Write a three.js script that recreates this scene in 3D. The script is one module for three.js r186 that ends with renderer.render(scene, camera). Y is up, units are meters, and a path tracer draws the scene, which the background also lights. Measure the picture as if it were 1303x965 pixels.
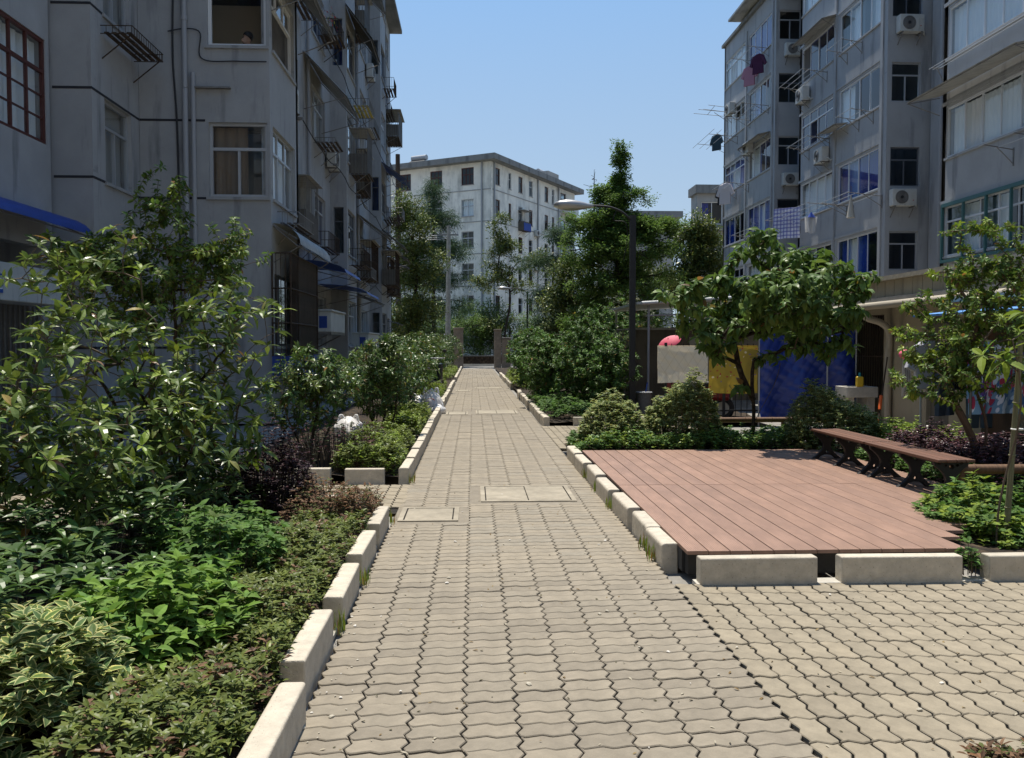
import * as THREE from 'three';
import { mergeGeometries, mergeVertices } from 'three/addons/utils/BufferGeometryUtils.js';
import { RoundedBoxGeometry } from 'three/addons/geometries/RoundedBoxGeometry.js';
import { MarchingCubes } from 'three/addons/objects/MarchingCubes.js';

// ---------------------------------------------------------------- camera, sky, sun, exposure
const F = 1090, CX = 651.5, CY = 482.5, EYE = 1.56;            // photograph: 1303 x 965 pixels
const YAW = Math.atan((CX - 602) / F), PITCH = Math.atan((CY - 440) / F);
const scene = new THREE.Scene();
const camera = new THREE.PerspectiveCamera(2 * Math.atan(CY / F) * 180 / Math.PI, 1303 / 965, 0.1, 900);
camera.position.set(0, EYE, 0);
camera.rotation.set(-PITCH, -YAW, 0, 'YXZ');
camera.updateMatrixWorld(true);
const renderer = new THREE.WebGLRenderer();
renderer.toneMapping = THREE.LinearToneMapping;
renderer.toneMappingExposure = 1.34;
renderer.shadowMap.enabled = true;

const SUN_EL = 73 * Math.PI / 180, SUN_AZ = 10 * Math.PI / 180; // azimuth measured to the left of the path's direction
const sunDir = new THREE.Vector3(-Math.sin(SUN_AZ) * Math.cos(SUN_EL), Math.sin(SUN_EL), -Math.cos(SUN_AZ) * Math.cos(SUN_EL));
{
  const W = 512, H = 256, data = new Float32Array(W * H * 4);
  const zen = [0.085, 0.19, 0.42], mid = [0.185, 0.345, 0.60], hor = [0.56, 0.67, 0.74];
  for (let r = 0; r < H; r++) {
    const el = ((r + 0.5) / H - 0.5) * Math.PI, y = Math.sin(el);
    for (let c = 0; c < W; c++) {
      const az = ((c + 0.5) / W - 0.5) * 2 * Math.PI, x = Math.cos(az) * Math.cos(el), z = Math.sin(az) * Math.cos(el);
      const cs = x * sunDir.x + y * sunDir.y + z * sunDir.z, glow = 0.20 * Math.pow(Math.max(0, cs), 12) + 0.9 * Math.pow(Math.max(0, cs), 180);
      const t = Math.max(0, y), a = Math.min(1, t / 0.42), b = Math.min(1, Math.max(0, (t - 0.42) / 0.58)), s = Math.pow(a, 0.7);
      for (let k = 0; k < 3; k++) {
        let v = (hor[k] * (1 - s) + mid[k] * s) * (1 - b) + zen[k] * b;
        v = v * Math.min(1.45, 0.72 + 0.85 * cs * cs) + glow * [1, 0.97, 0.9][k];
        if (y < 0) v = hor[k] * 0.45;
        data[(r * W + c) * 4 + k] = v;
      }
      data[(r * W + c) * 4 + 3] = 1;
    }
  }
  const sky = new THREE.DataTexture(data, W, H, THREE.RGBAFormat, THREE.FloatType);
  sky.mapping = THREE.EquirectangularReflectionMapping; sky.magFilter = sky.minFilter = THREE.LinearFilter; sky.needsUpdate = true;
  scene.background = sky; scene.environment = sky;
}
const sun = new THREE.DirectionalLight(new THREE.Color(1, 0.94, 0.83), 4.8);
sun.position.copy(sunDir).multiplyScalar(80); sun.castShadow = true; sun.shadow.mapSize.set(4096, 4096);
Object.assign(sun.shadow.camera, { left: -45, right: 45, top: 70, bottom: -70, near: 1, far: 220 });
sun.target.position.set(3, 0, -30); sun.position.add(sun.target.position);
scene.add(sun, sun.target);

// ---------------------------------------------------------------- helpers
const V = (x, y, z) => new THREE.Vector3(x, y, z);
const UPV = V(0, 1, 0);
const rngOf = (seed) => { let s = (seed * 2654435761) >>> 0; return () => { s = (s + 0x6d2b79f5) | 0; let t = Math.imul(s ^ (s >>> 15), 1 | s); t = (t + Math.imul(t ^ (t >>> 7), 61 | t)) ^ t; return ((t ^ (t >>> 14)) >>> 0) / 4294967296; }; };
const lerp = (a, b, t) => a + (b - a) * t, clamp = (x, a, b) => Math.min(b, Math.max(a, x));
const rayOf = (u, v) => V((u - CX) / F, -(v - CY) / F, -1).applyQuaternion(camera.quaternion);
const onY = (u, v, y = 0) => { const d = rayOf(u, v), t = (y - EYE) / d.y; return V(d.x * t, y, d.z * t); };
const onZ = (u, v, z) => { const d = rayOf(u, v), t = z / d.z; return V(d.x * t, EYE + d.y * t, z); };
const onX = (u, v, x) => { const d = rayOf(u, v), t = x / d.x; return V(x, EYE + d.y * t, d.z * t); };

const used = new Map();
const numbered = (n) => { const k = used.get(n) ?? 0; used.set(n, k + 1); return k ? n + '_' + String(k).padStart(3, '0') : n; };
function thing(name, label, category, pos = [0, 0, 0], turn = 0, group) {
  const o = new THREE.Group(); o.name = numbered(name); o.position.set(...pos); o.rotation.y = turn;
  o.userData = { label, category }; if (group) o.userData.group = group;
  scene.add(o); return o;
}
function structure(name, geo, mat) { const m = geo ? new THREE.Mesh(geo, mat) : new THREE.Group(); m.name = numbered(name); m.userData.kind = 'structure'; m.castShadow = m.receiveShadow = true; scene.add(m); return m; }
function part(name, geo, mat, parent, label) { const m = new THREE.Mesh(geo, mat); m.name = name; m.castShadow = m.receiveShadow = true; if (label) m.userData.label = label; parent.add(m); return m; }

function plain(g) {
  const n = g.index ? g.toNonIndexed() : g;
  for (const k of Object.keys(n.attributes)) if (!['position', 'normal', 'uv', 'color'].includes(k)) n.deleteAttribute(k);
  if (!n.attributes.normal) n.computeVertexNormals();
  if (!n.attributes.uv) n.setAttribute('uv', new THREE.BufferAttribute(new Float32Array(n.attributes.position.count * 2), 2));
  return n;
}
const M = (list) => mergeGeometries(list.map(plain));
function muv(g, ou = 0, ov = 0) {                                // uv in metres, projected along the axis each face points to
  const n = plain(g), p = n.attributes.position, q = n.attributes.normal, uv = n.attributes.uv;
  for (let i = 0; i < p.count; i++) {
    const ax = Math.abs(q.getX(i)), ay = Math.abs(q.getY(i)), az = Math.abs(q.getZ(i));
    if (ay >= ax && ay >= az) uv.setXY(i, p.getX(i) + ou, p.getZ(i) + ov);
    else if (ax >= az) uv.setXY(i, p.getZ(i) + ou, p.getY(i) + ov);
    else uv.setXY(i, p.getX(i) + ou, p.getY(i) + ov);
  }
  return n;
}
const bx = (x0, x1, y0, y1, z0, z1) => muv(new THREE.BoxGeometry(Math.abs(x1 - x0), Math.abs(y1 - y0), Math.abs(z1 - z0)).translate((x0 + x1) / 2, (y0 + y1) / 2, (z0 + z1) / 2));
const rbx = (x0, x1, y0, y1, z0, z1, r = 0.01, s = 2) => muv(new RoundedBoxGeometry(Math.abs(x1 - x0), Math.abs(y1 - y0), Math.abs(z1 - z0), s, r).translate((x0 + x1) / 2, (y0 + y1) / 2, (z0 + z1) / 2));
const _q = new THREE.Quaternion();
function rod(a, b, r0, r1 = r0, seg = 8) {
  const d = b.clone().sub(a), L = d.length();
  return plain(new THREE.CylinderGeometry(r1, r0, L, seg, 1)).translate(0, L / 2, 0).applyQuaternion(_q.setFromUnitVectors(UPV, d.normalize())).translate(a.x, a.y, a.z);
}
const tube = (pts, r, seg = 24, sides = 7) => plain(new THREE.TubeGeometry(new THREE.CatmullRomCurve3(pts), seg, r, sides));
const frameAt = (yaw, x, y, z) => new THREE.Matrix4().makeRotationY(yaw).setPosition(x, y, z);
const FACE_PX = Math.PI / 2, FACE_NX = -Math.PI / 2;             // walls that look towards +x / -x

// ---------------------------------------------------------------- textures
function fbm(n, base, oct, seed, sx = 1, sy = 1, gain = 0.5) {
  const out = new Float32Array(n * n); let amp = 1, tot = 0;
  for (let o = 0; o < oct; o++) {
    const px = Math.max(1, Math.round(base * sx)) << o, py = Math.max(1, Math.round(base * sy)) << o, R = rngOf(seed * 31 + o), lat = new Float32Array(px * py).map(() => R());
    for (let y = 0; y < n; y++) {
      const fy = y / n * py, iy = Math.floor(fy), ty = fy - iy, wy = ty * ty * (3 - 2 * ty), y0 = (iy % py) * px, y1 = ((iy + 1) % py) * px;
      for (let x = 0; x < n; x++) {
        const fx = x / n * px, ix = Math.floor(fx), tx = fx - ix, wx = tx * tx * (3 - 2 * tx), x0 = ix % px, x1 = (ix + 1) % px;
        out[y * n + x] += amp * lerp(lerp(lat[y0 + x0], lat[y0 + x1], wx), lerp(lat[y1 + x0], lat[y1 + x1], wx), wy);
      }
    }
    tot += amp; amp *= gain;
  }
  for (let i = 0; i < out.length; i++) out[i] /= tot;
  return out;
}
function texFrom(n, fn, srgb = true) {
  const d = new Uint8Array(n * n * 4);
  for (let i = 0; i < n * n; i++) { const c = fn(i); d[i * 4] = clamp(c[0], 0, 1) * 255; d[i * 4 + 1] = clamp(c[1], 0, 1) * 255; d[i * 4 + 2] = clamp(c[2], 0, 1) * 255; d[i * 4 + 3] = 255; }
  const t = new THREE.DataTexture(d, n, n); t.wrapS = t.wrapT = THREE.RepeatWrapping; t.magFilter = t.minFilter = THREE.LinearFilter; t.needsUpdate = true;
  if (srgb) t.colorSpace = THREE.SRGBColorSpace; return t;
}
const sized = (t, mx, my = mx) => { const c = t.clone(); c.repeat.set(1 / mx, 1 / my); c.needsUpdate = true; return c; };
const nA = fbm(512, 4, 7, 3, 1, 1, 0.62), nB = fbm(512, 8, 6, 9, 1, 1, 0.7), nS = fbm(512, 6, 6, 5, 2, 0.34, 0.6), nW = fbm(512, 4, 6, 7, 8, 0.25, 0.62);
const g3 = (v) => [v, v, v];
const TX = {
  stone: texFrom(512, (i) => { const v = 0.80 + 0.26 * (nA[i] - 0.5) + 0.26 * (nB[i] - 0.5); return [v + 0.1, v + 0.095, v + 0.085]; }),
  plaster: texFrom(512, (i) => { const st = Math.max(0, nS[i] - 0.57) * 0.75; const v = 0.93 + 0.10 * (nA[i] - 0.5) + 0.07 * (nB[i] - 0.5); return [v - st, v - st * 0.98, v - st * 0.95]; }),
  grime: texFrom(512, (i) => { const st = clamp((nS[i] * 0.6 + nA[i] * 0.4 - 0.47) * 3.4, 0, 1) * 0.24; const v = 0.95 + 0.12 * (nB[i] - 0.5); return [v - st, v - st * 0.97, v - st * 0.94]; }),
  wood: texFrom(512, (i) => { const v = 0.82 + 0.34 * (nW[i] - 0.5) + 0.1 * (nB[i] - 0.5); return [v, v * 0.985, v * 0.97]; }),
  paver: texFrom(512, (i) => { const v = 0.93 + 0.10 * (nA[i] - 0.5) + 0.26 * (nB[i] - 0.5); return [v, v * 0.995, v * 0.985]; }),
  kerb: texFrom(512, (i) => { const pit = clamp((nB[(i * 7 + 911) % 262144] - 0.70) * 9, 0, 1) * 0.45, dirt = clamp((nA[i] - 0.58) * 3, 0, 1) * 0.16, v = 0.93 + 0.12 * (nA[i] - 0.5) + 0.22 * (nB[i] - 0.5) - pit - dirt; return [v, v * 0.985, v * 0.96]; }),
  soil: texFrom(512, (i) => { const v = 0.5 + 1.1 * (nB[i] - 0.5) + 0.5 * (nA[i] - 0.5); return [v + 0.1, v + 0.06, v]; }),
  bump: texFrom(512, (i) => g3(0.35 * nA[i] + 0.65 * nB[i]), false),
  weave: texFrom(256, (i) => { const x = i % 256, y = i >> 8; return g3(0.5 + 0.25 * Math.sin(x * Math.PI / 4) + 0.25 * Math.sin(y * Math.PI / 4)); }, false),
};
const RGB = (r, g, b) => new THREE.Color().setRGB(r, g, b);
function mat(rgb, rough = 0.85, o = {}) {
  const { tex, size = 1, sizeY, bump, bumpSize, metal = 0, ...rest } = o;
  const m = new (rest.transmission !== undefined || rest.clearcoat || rest.sheen ? THREE.MeshPhysicalMaterial : THREE.MeshStandardMaterial)({ color: RGB(...rgb), roughness: rough, metalness: metal, side: THREE.DoubleSide, ...rest });
  if (tex) m.map = sized(TX[tex], size, sizeY);
  if (bump) { m.bumpMap = sized(o.bumpTex ? TX[o.bumpTex] : TX.bump, bumpSize ?? size); m.bumpScale = bump; delete m.bumpTex; }
  return m;
}
const MT = {
  ground: mat([0.30, 0.285, 0.26], 0.95, { tex: 'stone', size: 1.7, bump: 0.004, bumpSize: 0.7 }),
  joint: mat([0.05, 0.043, 0.034], 1, { tex: 'soil', size: 0.5 }),
  concrete: mat([0.60, 0.57, 0.51], 0.9, { tex: 'stone', size: 1.1, bump: 0.0025, bumpSize: 0.35 }),
  cover: mat([0.37, 0.325, 0.25], 0.9, { tex: 'stone', size: 0.9, bump: 0.002, bumpSize: 0.3 }),
  soil: mat([0.10, 0.075, 0.05], 1, { tex: 'soil', size: 0.8, bump: 0.03, bumpSize: 0.4 }),
  wallLeft: mat([0.42, 0.42, 0.415], 0.92, { tex: 'plaster', size: 3.1, bump: 0.003, bumpSize: 0.3 }),
  wallRight: mat([0.43, 0.435, 0.44], 0.92, { tex: 'plaster', size: 4.3, bump: 0.003, bumpSize: 0.3 }),
  wallFar: mat([0.88, 0.85, 0.76], 0.92, { tex: 'grime', size: 6.5 }),
  wallFarGrey: mat([0.40, 0.385, 0.36], 0.92, { tex: 'grime', size: 7 }),
  slab: mat([0.24, 0.24, 0.23], 0.95, { tex: 'grime', size: 4 }),
  inner: mat([0.30, 0.29, 0.27], 0.95),
  groove: mat([0.03, 0.03, 0.035], 0.95),
  alu: mat([0.44, 0.45, 0.46], 0.45, { metal: 0.4 }),
  frameLight: mat([0.66, 0.67, 0.68], 0.45, { metal: 0.15 }),
  white: mat([0.74, 0.74, 0.72], 0.6),
  bronze: mat([0.16, 0.17, 0.19], 0.45, { metal: 0.5 }),
  redFrame: mat([0.13, 0.035, 0.025], 0.55, { tex: 'wood', size: 0.5 }),
  greenFrame: mat([0.045, 0.13, 0.13], 0.5),
  steel: mat([0.30, 0.29, 0.28], 0.5, { metal: 0.6, tex: 'stone', size: 0.8 }),
  rust: mat([0.17, 0.12, 0.085], 0.85, { tex: 'soil', size: 0.4 }),
  iron: mat([0.010, 0.010, 0.011], 0.6),
  pipe: mat([0.33, 0.335, 0.345], 0.55),
  beigePipe: mat([0.50, 0.44, 0.34], 0.6, { tex: 'stone', size: 0.6 }),
  acWhite: mat([0.62, 0.62, 0.58], 0.6, { tex: 'plaster', size: 1.3 }),
  dark: mat([0.03, 0.03, 0.032], 0.7),
  blueSheet: mat([0.02, 0.07, 0.36], 0.5, { tex: 'stone', size: 1.5 }),
  greySheet: mat([0.42, 0.41, 0.38], 0.6, { tex: 'grime', size: 2 }),
  brownSheet: mat([0.16, 0.14, 0.11], 0.75, { tex: 'grime', size: 2 }),
  beigeWall: mat([0.42, 0.36, 0.25], 0.93, { tex: 'plaster', size: 2.6, bump: 0.003, bumpSize: 0.3 }),
  wood: mat([0.20, 0.105, 0.05], 0.7, { tex: 'wood', size: 0.35, sizeY: 1.2 }),
  bark: mat([0.11, 0.085, 0.062], 0.95, { tex: 'soil', size: 0.35, bump: 0.01, bumpSize: 0.25 }),
  twig: mat([0.10, 0.075, 0.05], 0.9),
  glass: mat([0.93, 0.96, 0.97], 0.02, { transmission: 1, thickness: 0, ior: 1.5 }),
  glassBlue: mat([0.14, 0.24, 0.62], 0.02, { transmission: 1, thickness: 0, ior: 1.6 }),
  glassDark: mat([0.30, 0.36, 0.38], 0.02, { transmission: 1, thickness: 0, ior: 1.55 }),
  frosted: mat([0.55, 0.60, 0.64], 0.16, { clearcoat: 1, clearcoatRoughness: 0.05 }),
  curtain: mat([0.72, 0.76, 0.77], 0.95), curtainBlue: mat([0.20, 0.30, 0.55], 0.95), curtainBrown: mat([0.22, 0.16, 0.11], 0.95),
};

// ---------------------------------------------------------------- ground, paving, kerbs, deck
structure('ground', muv(new THREE.PlaneGeometry(700, 700).rotateX(-Math.PI / 2).translate(0, -0.05, 0)), MT.ground);
structure('street', muv(new THREE.PlaneGeometry(60, 8).rotateX(-Math.PI / 2).translate(0, -0.045, -66.5)), mat([0.20, 0.195, 0.185], 0.95, { tex: 'stone', size: 2.2 }));

function paverGeo(w, d, ou, ov, gap = 0.004) {                                // wavy interlocking block: w along x, d along z, top at y = 0
  const A = 0.0078, B = 0.0125, pts = [], n = 12;
  const wave = (t) => A * (Math.sin(4 * Math.PI * t) + 0.25 * Math.sin(8 * Math.PI * t));
  const side = [[-0.5, 0], [-0.2, 1], [0.2, -1], [0.5, 0]];
  for (let i = 0; i <= n; i++) pts.push([(-0.5 + i / n) * w, -d / 2 + wave(i / n)]);
  for (let i = 1; i <= 3; i++) pts.push([w / 2 + side[i][1] * B, side[i][0] * d]);
  for (let i = n - 1; i >= 0; i--) pts.push([(-0.5 + i / n) * w, d / 2 + wave(i / n)]);
  for (let i = 2; i >= 1; i--) pts.push([-w / 2 + side[i][1] * B, side[i][0] * d]);
  const N = pts.length, inset = (k) => pts.map((p, i) => {
    const a = pts[(i + N - 1) % N], b = pts[(i + 1) % N]; let tx = b[0] - a[0], tz = b[1] - a[1]; const L = Math.hypot(tx, tz) || 1;
    return [p[0] - tz / L * k, p[1] + tx / L * k];
  });
  const o0 = inset(gap), o1 = inset(gap + 0.0035), pos = [], tri = THREE.ShapeUtils.triangulateShape(o1.map((p) => new THREE.Vector2(p[0], p[1])), []);
  const P = (q, y) => pos.push(q[0], y, q[1]);
  for (const [a, b, c] of tri) { P(o1[a], 0); P(o1[c], 0); P(o1[b], 0); }
  for (let i = 0; i < N; i++) {
    const j = (i + 1) % N;
    P(o1[i], 0); P(o1[j], 0); P(o0[j], -0.004); P(o1[i], 0); P(o0[j], -0.004); P(o0[i], -0.004);
    P(o0[i], -0.004); P(o0[j], -0.004); P(o0[j], -0.04); P(o0[i], -0.004); P(o0[j], -0.04); P(o0[i], -0.04);
  }
  const g = new THREE.BufferGeometry(); g.setAttribute('position', new THREE.Float32BufferAttribute(pos, 3)); g.computeVertexNormals();
  return muv(g, ou, ov);
}
const paverTones = [[0.248, 0.214, 0.165], [0.272, 0.236, 0.182], [0.282, 0.243, 0.186], [0.292, 0.252, 0.193], [0.306, 0.262, 0.198], [0.284, 0.250, 0.196]];
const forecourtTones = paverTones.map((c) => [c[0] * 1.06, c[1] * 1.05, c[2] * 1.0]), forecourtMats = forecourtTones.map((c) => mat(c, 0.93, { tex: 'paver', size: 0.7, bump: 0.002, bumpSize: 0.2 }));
const paverMats = paverTones.map((c) => mat(c, 0.93, { tex: 'paver', size: 0.7, bump: 0.002, bumpSize: 0.2 }));
const paverBase = mat([1, 1, 1], 0.93, { tex: 'paver', size: 0.7, bump: 0.002, bumpSize: 0.2 });
const holes = [];                                                // rectangles where covers interrupt the paving: x0, x1, z0, z1
function paving(name, x0, x1, z0, z1, turned, seed, w, d) {
  const root = structure(name), R = rngOf(seed);
  part('bedding', muv(new THREE.PlaneGeometry(x1 - x0, z0 - z1).rotateX(-Math.PI / 2).translate((x0 + x1) / 2, -0.022, (z0 + z1) / 2)), MT.joint, root).userData.kind = 'stuff';
  const geos = [0, 1, 2, 3].map((k) => paverGeo(w, d, k * 0.37 + seed, k * 0.61, turned ? 0.0056 : 0.0042)), list = [];
  const px = turned ? d : w, pz = turned ? w : d;
  for (let iz = 0; z0 - (iz + 0.5) * pz > z1; iz++) for (let ix = 0; x0 + (ix + 0.5) * px < x1; ix++) {
    const x = x0 + (ix + 0.5) * px, z = z0 - (iz + 0.5) * pz;
    if (holes.some((h) => x > h[0] - 0.085 && x < h[1] + 0.085 && z < h[2] + 0.04 && z > h[3] - 0.04)) continue;
    const q = new THREE.Quaternion().setFromEuler(new THREE.Euler((R() - 0.5) * 0.022, (turned ? Math.PI / 2 : 0) + (R() - 0.5) * 0.016, (R() - 0.5) * 0.014));
    const ni = (Math.floor((z + 90) * 34) % 512) * 512 + (Math.floor((x + 30) * 34) % 512), patch = clamp((nA[ni] - 0.5) * 2.6 + 0.5, 0, 1);
    list.push({ p: V(x + (R() - 0.5) * 0.003, -0.001 - R() * R() * 0.006, z + (R() - 0.5) * 0.003), q, k: Math.floor(R() * 4), t: Math.floor(clamp(R() * 0.5 + patch * 0.5, 0, 0.999) * 6), dist: onScreen(x, z) });
  }
  list.sort((a, b) => a.dist - b.dist);
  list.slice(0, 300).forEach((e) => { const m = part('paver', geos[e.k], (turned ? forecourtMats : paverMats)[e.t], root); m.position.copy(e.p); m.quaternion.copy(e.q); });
  const rest = list.slice(300);
  for (let k = 0; k < 4; k++) {
    const l = rest.filter((e) => e.k === k); if (!l.length) continue;
    const im = new THREE.InstancedMesh(geos[k], paverBase, l.length), mx = new THREE.Matrix4(), one = V(1, 1, 1);
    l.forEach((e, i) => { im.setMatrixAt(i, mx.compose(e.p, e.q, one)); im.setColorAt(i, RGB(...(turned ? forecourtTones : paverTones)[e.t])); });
    im.name = 'paver_field'; im.userData.kind = 'stuff'; im.castShadow = im.receiveShadow = true; root.add(im);
  }
  return root;
}
const onScreen = (x, z) => { const v = V(x, 0, z).project(camera); return Math.hypot(x, z) + (Math.abs(v.x) > 1.02 || v.y < -1.02 || v.z > 1 ? 1000 : 0); };

// concrete inspection covers set in the path
const covers = [[-0.675, -0.135, -7.58, -8.22, 1], [0.075, 1.04, -8.50, -9.45, 2], [-0.62, -0.12, -19.3, -20.2, 1], [0.06, 1.03, -19.5, -20.7, 2], [-0.60, -0.10, -29.2, -30.1, 1], [0.06, 1.04, -31.0, -32.0, 2], [-0.55, -0.1, -41, -41.8, 1], [0.1, 1.05, -43, -44, 2]];
covers.forEach(([x0, x1, z0, z1, n], i) => {
  holes.push([x0, x1, z0, z1]);
  const t = thing('inspection_cover', ['single cracked concrete inspection cover beside the left kerb at the side path', 'wide double concrete inspection cover beside the deck kerb', 'single concrete inspection cover by the white plastic bags', 'double concrete inspection cover abreast of the plastic bags', 'single pale inspection cover by the parked scooter', 'double pale inspection cover abreast of the scooter', 'single inspection cover between scooter and gate pillars', 'double inspection cover close before the gate pillars'][i], 'inspection cover', [(x0 + x1) / 2, 0, (z0 + z1) / 2]);
  const w = x1 - x0, d = z0 - z1;
  part('rim', M([bx(-w / 2, -w / 2 + 0.045, -0.04, 0.006, -d / 2, d / 2), bx(w / 2 - 0.045, w / 2, -0.04, 0.006, -d / 2, d / 2), bx(-w / 2 + 0.045, w / 2 - 0.045, -0.04, 0.006, -d / 2, -d / 2 + 0.045), bx(-w / 2 + 0.045, w / 2 - 0.045, -0.04, 0.006, d / 2 - 0.045, d / 2)]), MT.cover, t);
  { const sx = (v, f) => -0.717 + f((v + 0.717) / 0.2255) * 0.2255, a = sx(x0 - 0.03, Math.floor), b = sx(x1 + 0.03, Math.ceil), cx = (x0 + x1) / 2; part('mortar_collar', bx(a - cx, b - cx, -0.035, -0.0045, -d / 2 - 0.1, d / 2 + 0.1), paverMats[0], t); }
  part('rim_bed', bx(-w / 2 + 0.045, w / 2 - 0.045, -0.04, -0.003, -d / 2 + 0.045, d / 2 - 0.045), MT.joint, t);
  const iw = w - 0.106;
  for (let k = 0; k < n; k++) { const a = -iw / 2 + iw * k / n + 0.004, b = -iw / 2 + iw * (k + 1) / n - 0.004; part('slab', rbx(a, b, -0.03, 0.004 + 0.002 * k, -d / 2 + 0.053, d / 2 - 0.053, 0.004, 1), MT.cover, t); }
});
paving('path', -0.717, 1.3125, -1.9, -58.4, false, 11, 0.2255, 0.1127);
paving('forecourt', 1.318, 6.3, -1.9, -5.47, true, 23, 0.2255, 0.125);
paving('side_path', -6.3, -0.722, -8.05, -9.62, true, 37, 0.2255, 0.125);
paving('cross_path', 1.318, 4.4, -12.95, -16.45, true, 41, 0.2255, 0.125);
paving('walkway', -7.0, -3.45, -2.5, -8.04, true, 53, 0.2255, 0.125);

// kerbs: rounded concrete blocks
function kerbGeo(len, w = 0.115, h = 0.172, r = 0.03) {
  const s = new THREE.Shape(); s.moveTo(-w / 2, -0.06); s.lineTo(w / 2, -0.06); s.lineTo(w / 2, h - r); s.quadraticCurveTo(w / 2, h, w / 2 - r, h); s.lineTo(-w / 2 + r * 0.5, h); s.quadraticCurveTo(-w / 2, h, -w / 2, h - r * 0.5); s.closePath();
  const g = plain(new THREE.ExtrudeGeometry(s, { depth: len - 0.016, bevelEnabled: true, bevelThickness: 0.008, bevelSize: 0.008, bevelOffset: -0.008, bevelSegments: 2, curveSegments: 5 }).translate(0, 0, 0.008));
  return g;
}
const kerbMats = [[0.59, 0.54, 0.455], [0.56, 0.515, 0.435], [0.61, 0.56, 0.47]].map((c) => mat(c, 0.92, { tex: 'kerb', size: 0.62, bump: 0.007, bumpSize: 0.28 }));
const kerbR = rngOf(77);
function kerbRun(blocks) {                                       // [x, z near end, length, turn, height] ; turn 0 runs away from the camera
  const root = structure('kerb');
  for (const [x, z, len, turn = 0, h = 0.172] of blocks) {
    const g = muv(kerbGeo(len, 0.115, h), kerbR() * 3, kerbR() * 3), m = part('kerb_stone', g, kerbMats[Math.floor(kerbR() * 3)], root);
    m.position.set(x, -kerbR() * 0.006, z); m.rotation.set(0, Math.PI + turn + (kerbR() - 0.5) * 0.03, (kerbR() - 0.5) * 0.05);
  }
  return root;
}
const runs = (x, z0, z1, pitch, len, skip = () => false) => { const l = []; for (let z = z0; z > z1; z -= pitch) if (!skip(z)) l.push([x + (kerbR() - 0.5) * 0.02, z, len + (kerbR() - 0.5) * 0.05]); return l; };
kerbRun([[-0.745, -1.84, 0.74], [-0.755, -2.80, 0.74], [-0.80, -3.77, 0.74], [-0.785, -4.74, 0.75], [-0.80, -5.72, 0.74], [-0.79, -6.70, 0.74]]);
kerbRun(runs(-0.792, -9.75, -57.5, 0.97, 0.83, (z) => (z < -19.4 && z > -20.9) || (z < -34.5 && z > -37)));
kerbRun([[-1.45, -9.74, 0.44], [-2.22, -9.78, 0.6], [-3.0, -9.76, 0.7], [-1.75, -7.98, 0.55], [-2.6, -7.98, 0.8], [-3.4, -7.98, 0.7]].map(([x, z, l]) => [x, z, l, -Math.PI / 2]));
kerbRun([[1.385, -5.93, 0.54], [1.385, -6.49, 0.62], [1.38, -7.26, 0.76], [1.36, -8.2, 0.77], [1.375, -9.15, 0.76], [1.36, -10.1, 0.77], [1.37, -11.06, 0.77]]);
kerbRun([[1.48, -5.525, 0.78], [2.42, -5.525, 0.81], [3.42, -5.53, 0.8], [4.34, -5.53, 0.8], [5.25, -5.53, 0.8]].map(([x, z, l]) => [x, z, l, -Math.PI / 2]));
kerbRun(runs(1.43, -16.62, -44, 0.97, 0.82, (z) => z < -27 && z > -30.5));
kerbRun([[1.95, -16.6, 0.72], [2.85, -16.58, 0.8], [3.75, -16.6, 0.7]].map(([x, z, l]) => [x, z, l, -Math.PI / 2]));
structure('kerb_footing', M([bx(-0.90, -0.755, -0.03, -0.006, -7.6, -1.9), bx(1.46, 6.2, -0.03, 0.001, -5.60, -5.478)]), MT.concrete);

// planting beds
function bed(x0, x1, z0, z1, h = 0.09) {
  const g = new THREE.PlaneGeometry(x1 - x0, z0 - z1, Math.max(2, Math.round((x1 - x0) / 0.15)), Math.min(160, Math.max(2, Math.round((z0 - z1) / 0.2)))).rotateX(-Math.PI / 2).translate((x0 + x1) / 2, 0, (z0 + z1) / 2), p = g.attributes.position, R = rngOf(5);
  for (let i = 0; i < p.count; i++) p.setY(i, h + (R() - 0.5) * 0.04);
  g.computeVertexNormals(); structure('soil', muv(g), MT.soil);
}
bed(-3.42, -0.83, -1.9, -7.95); bed(-3.1, -0.86, -9.8, -57, 0.07); bed(1.35, 7.4, -11.25, -12.9, 0.08); bed(1.45, 6, -16.62, -58, 0.06); bed(3.54, 7.6, -5.6, -7.45, 0.06); bed(4.72, 6.6, -7.46, -11.24, 0.06);

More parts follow.
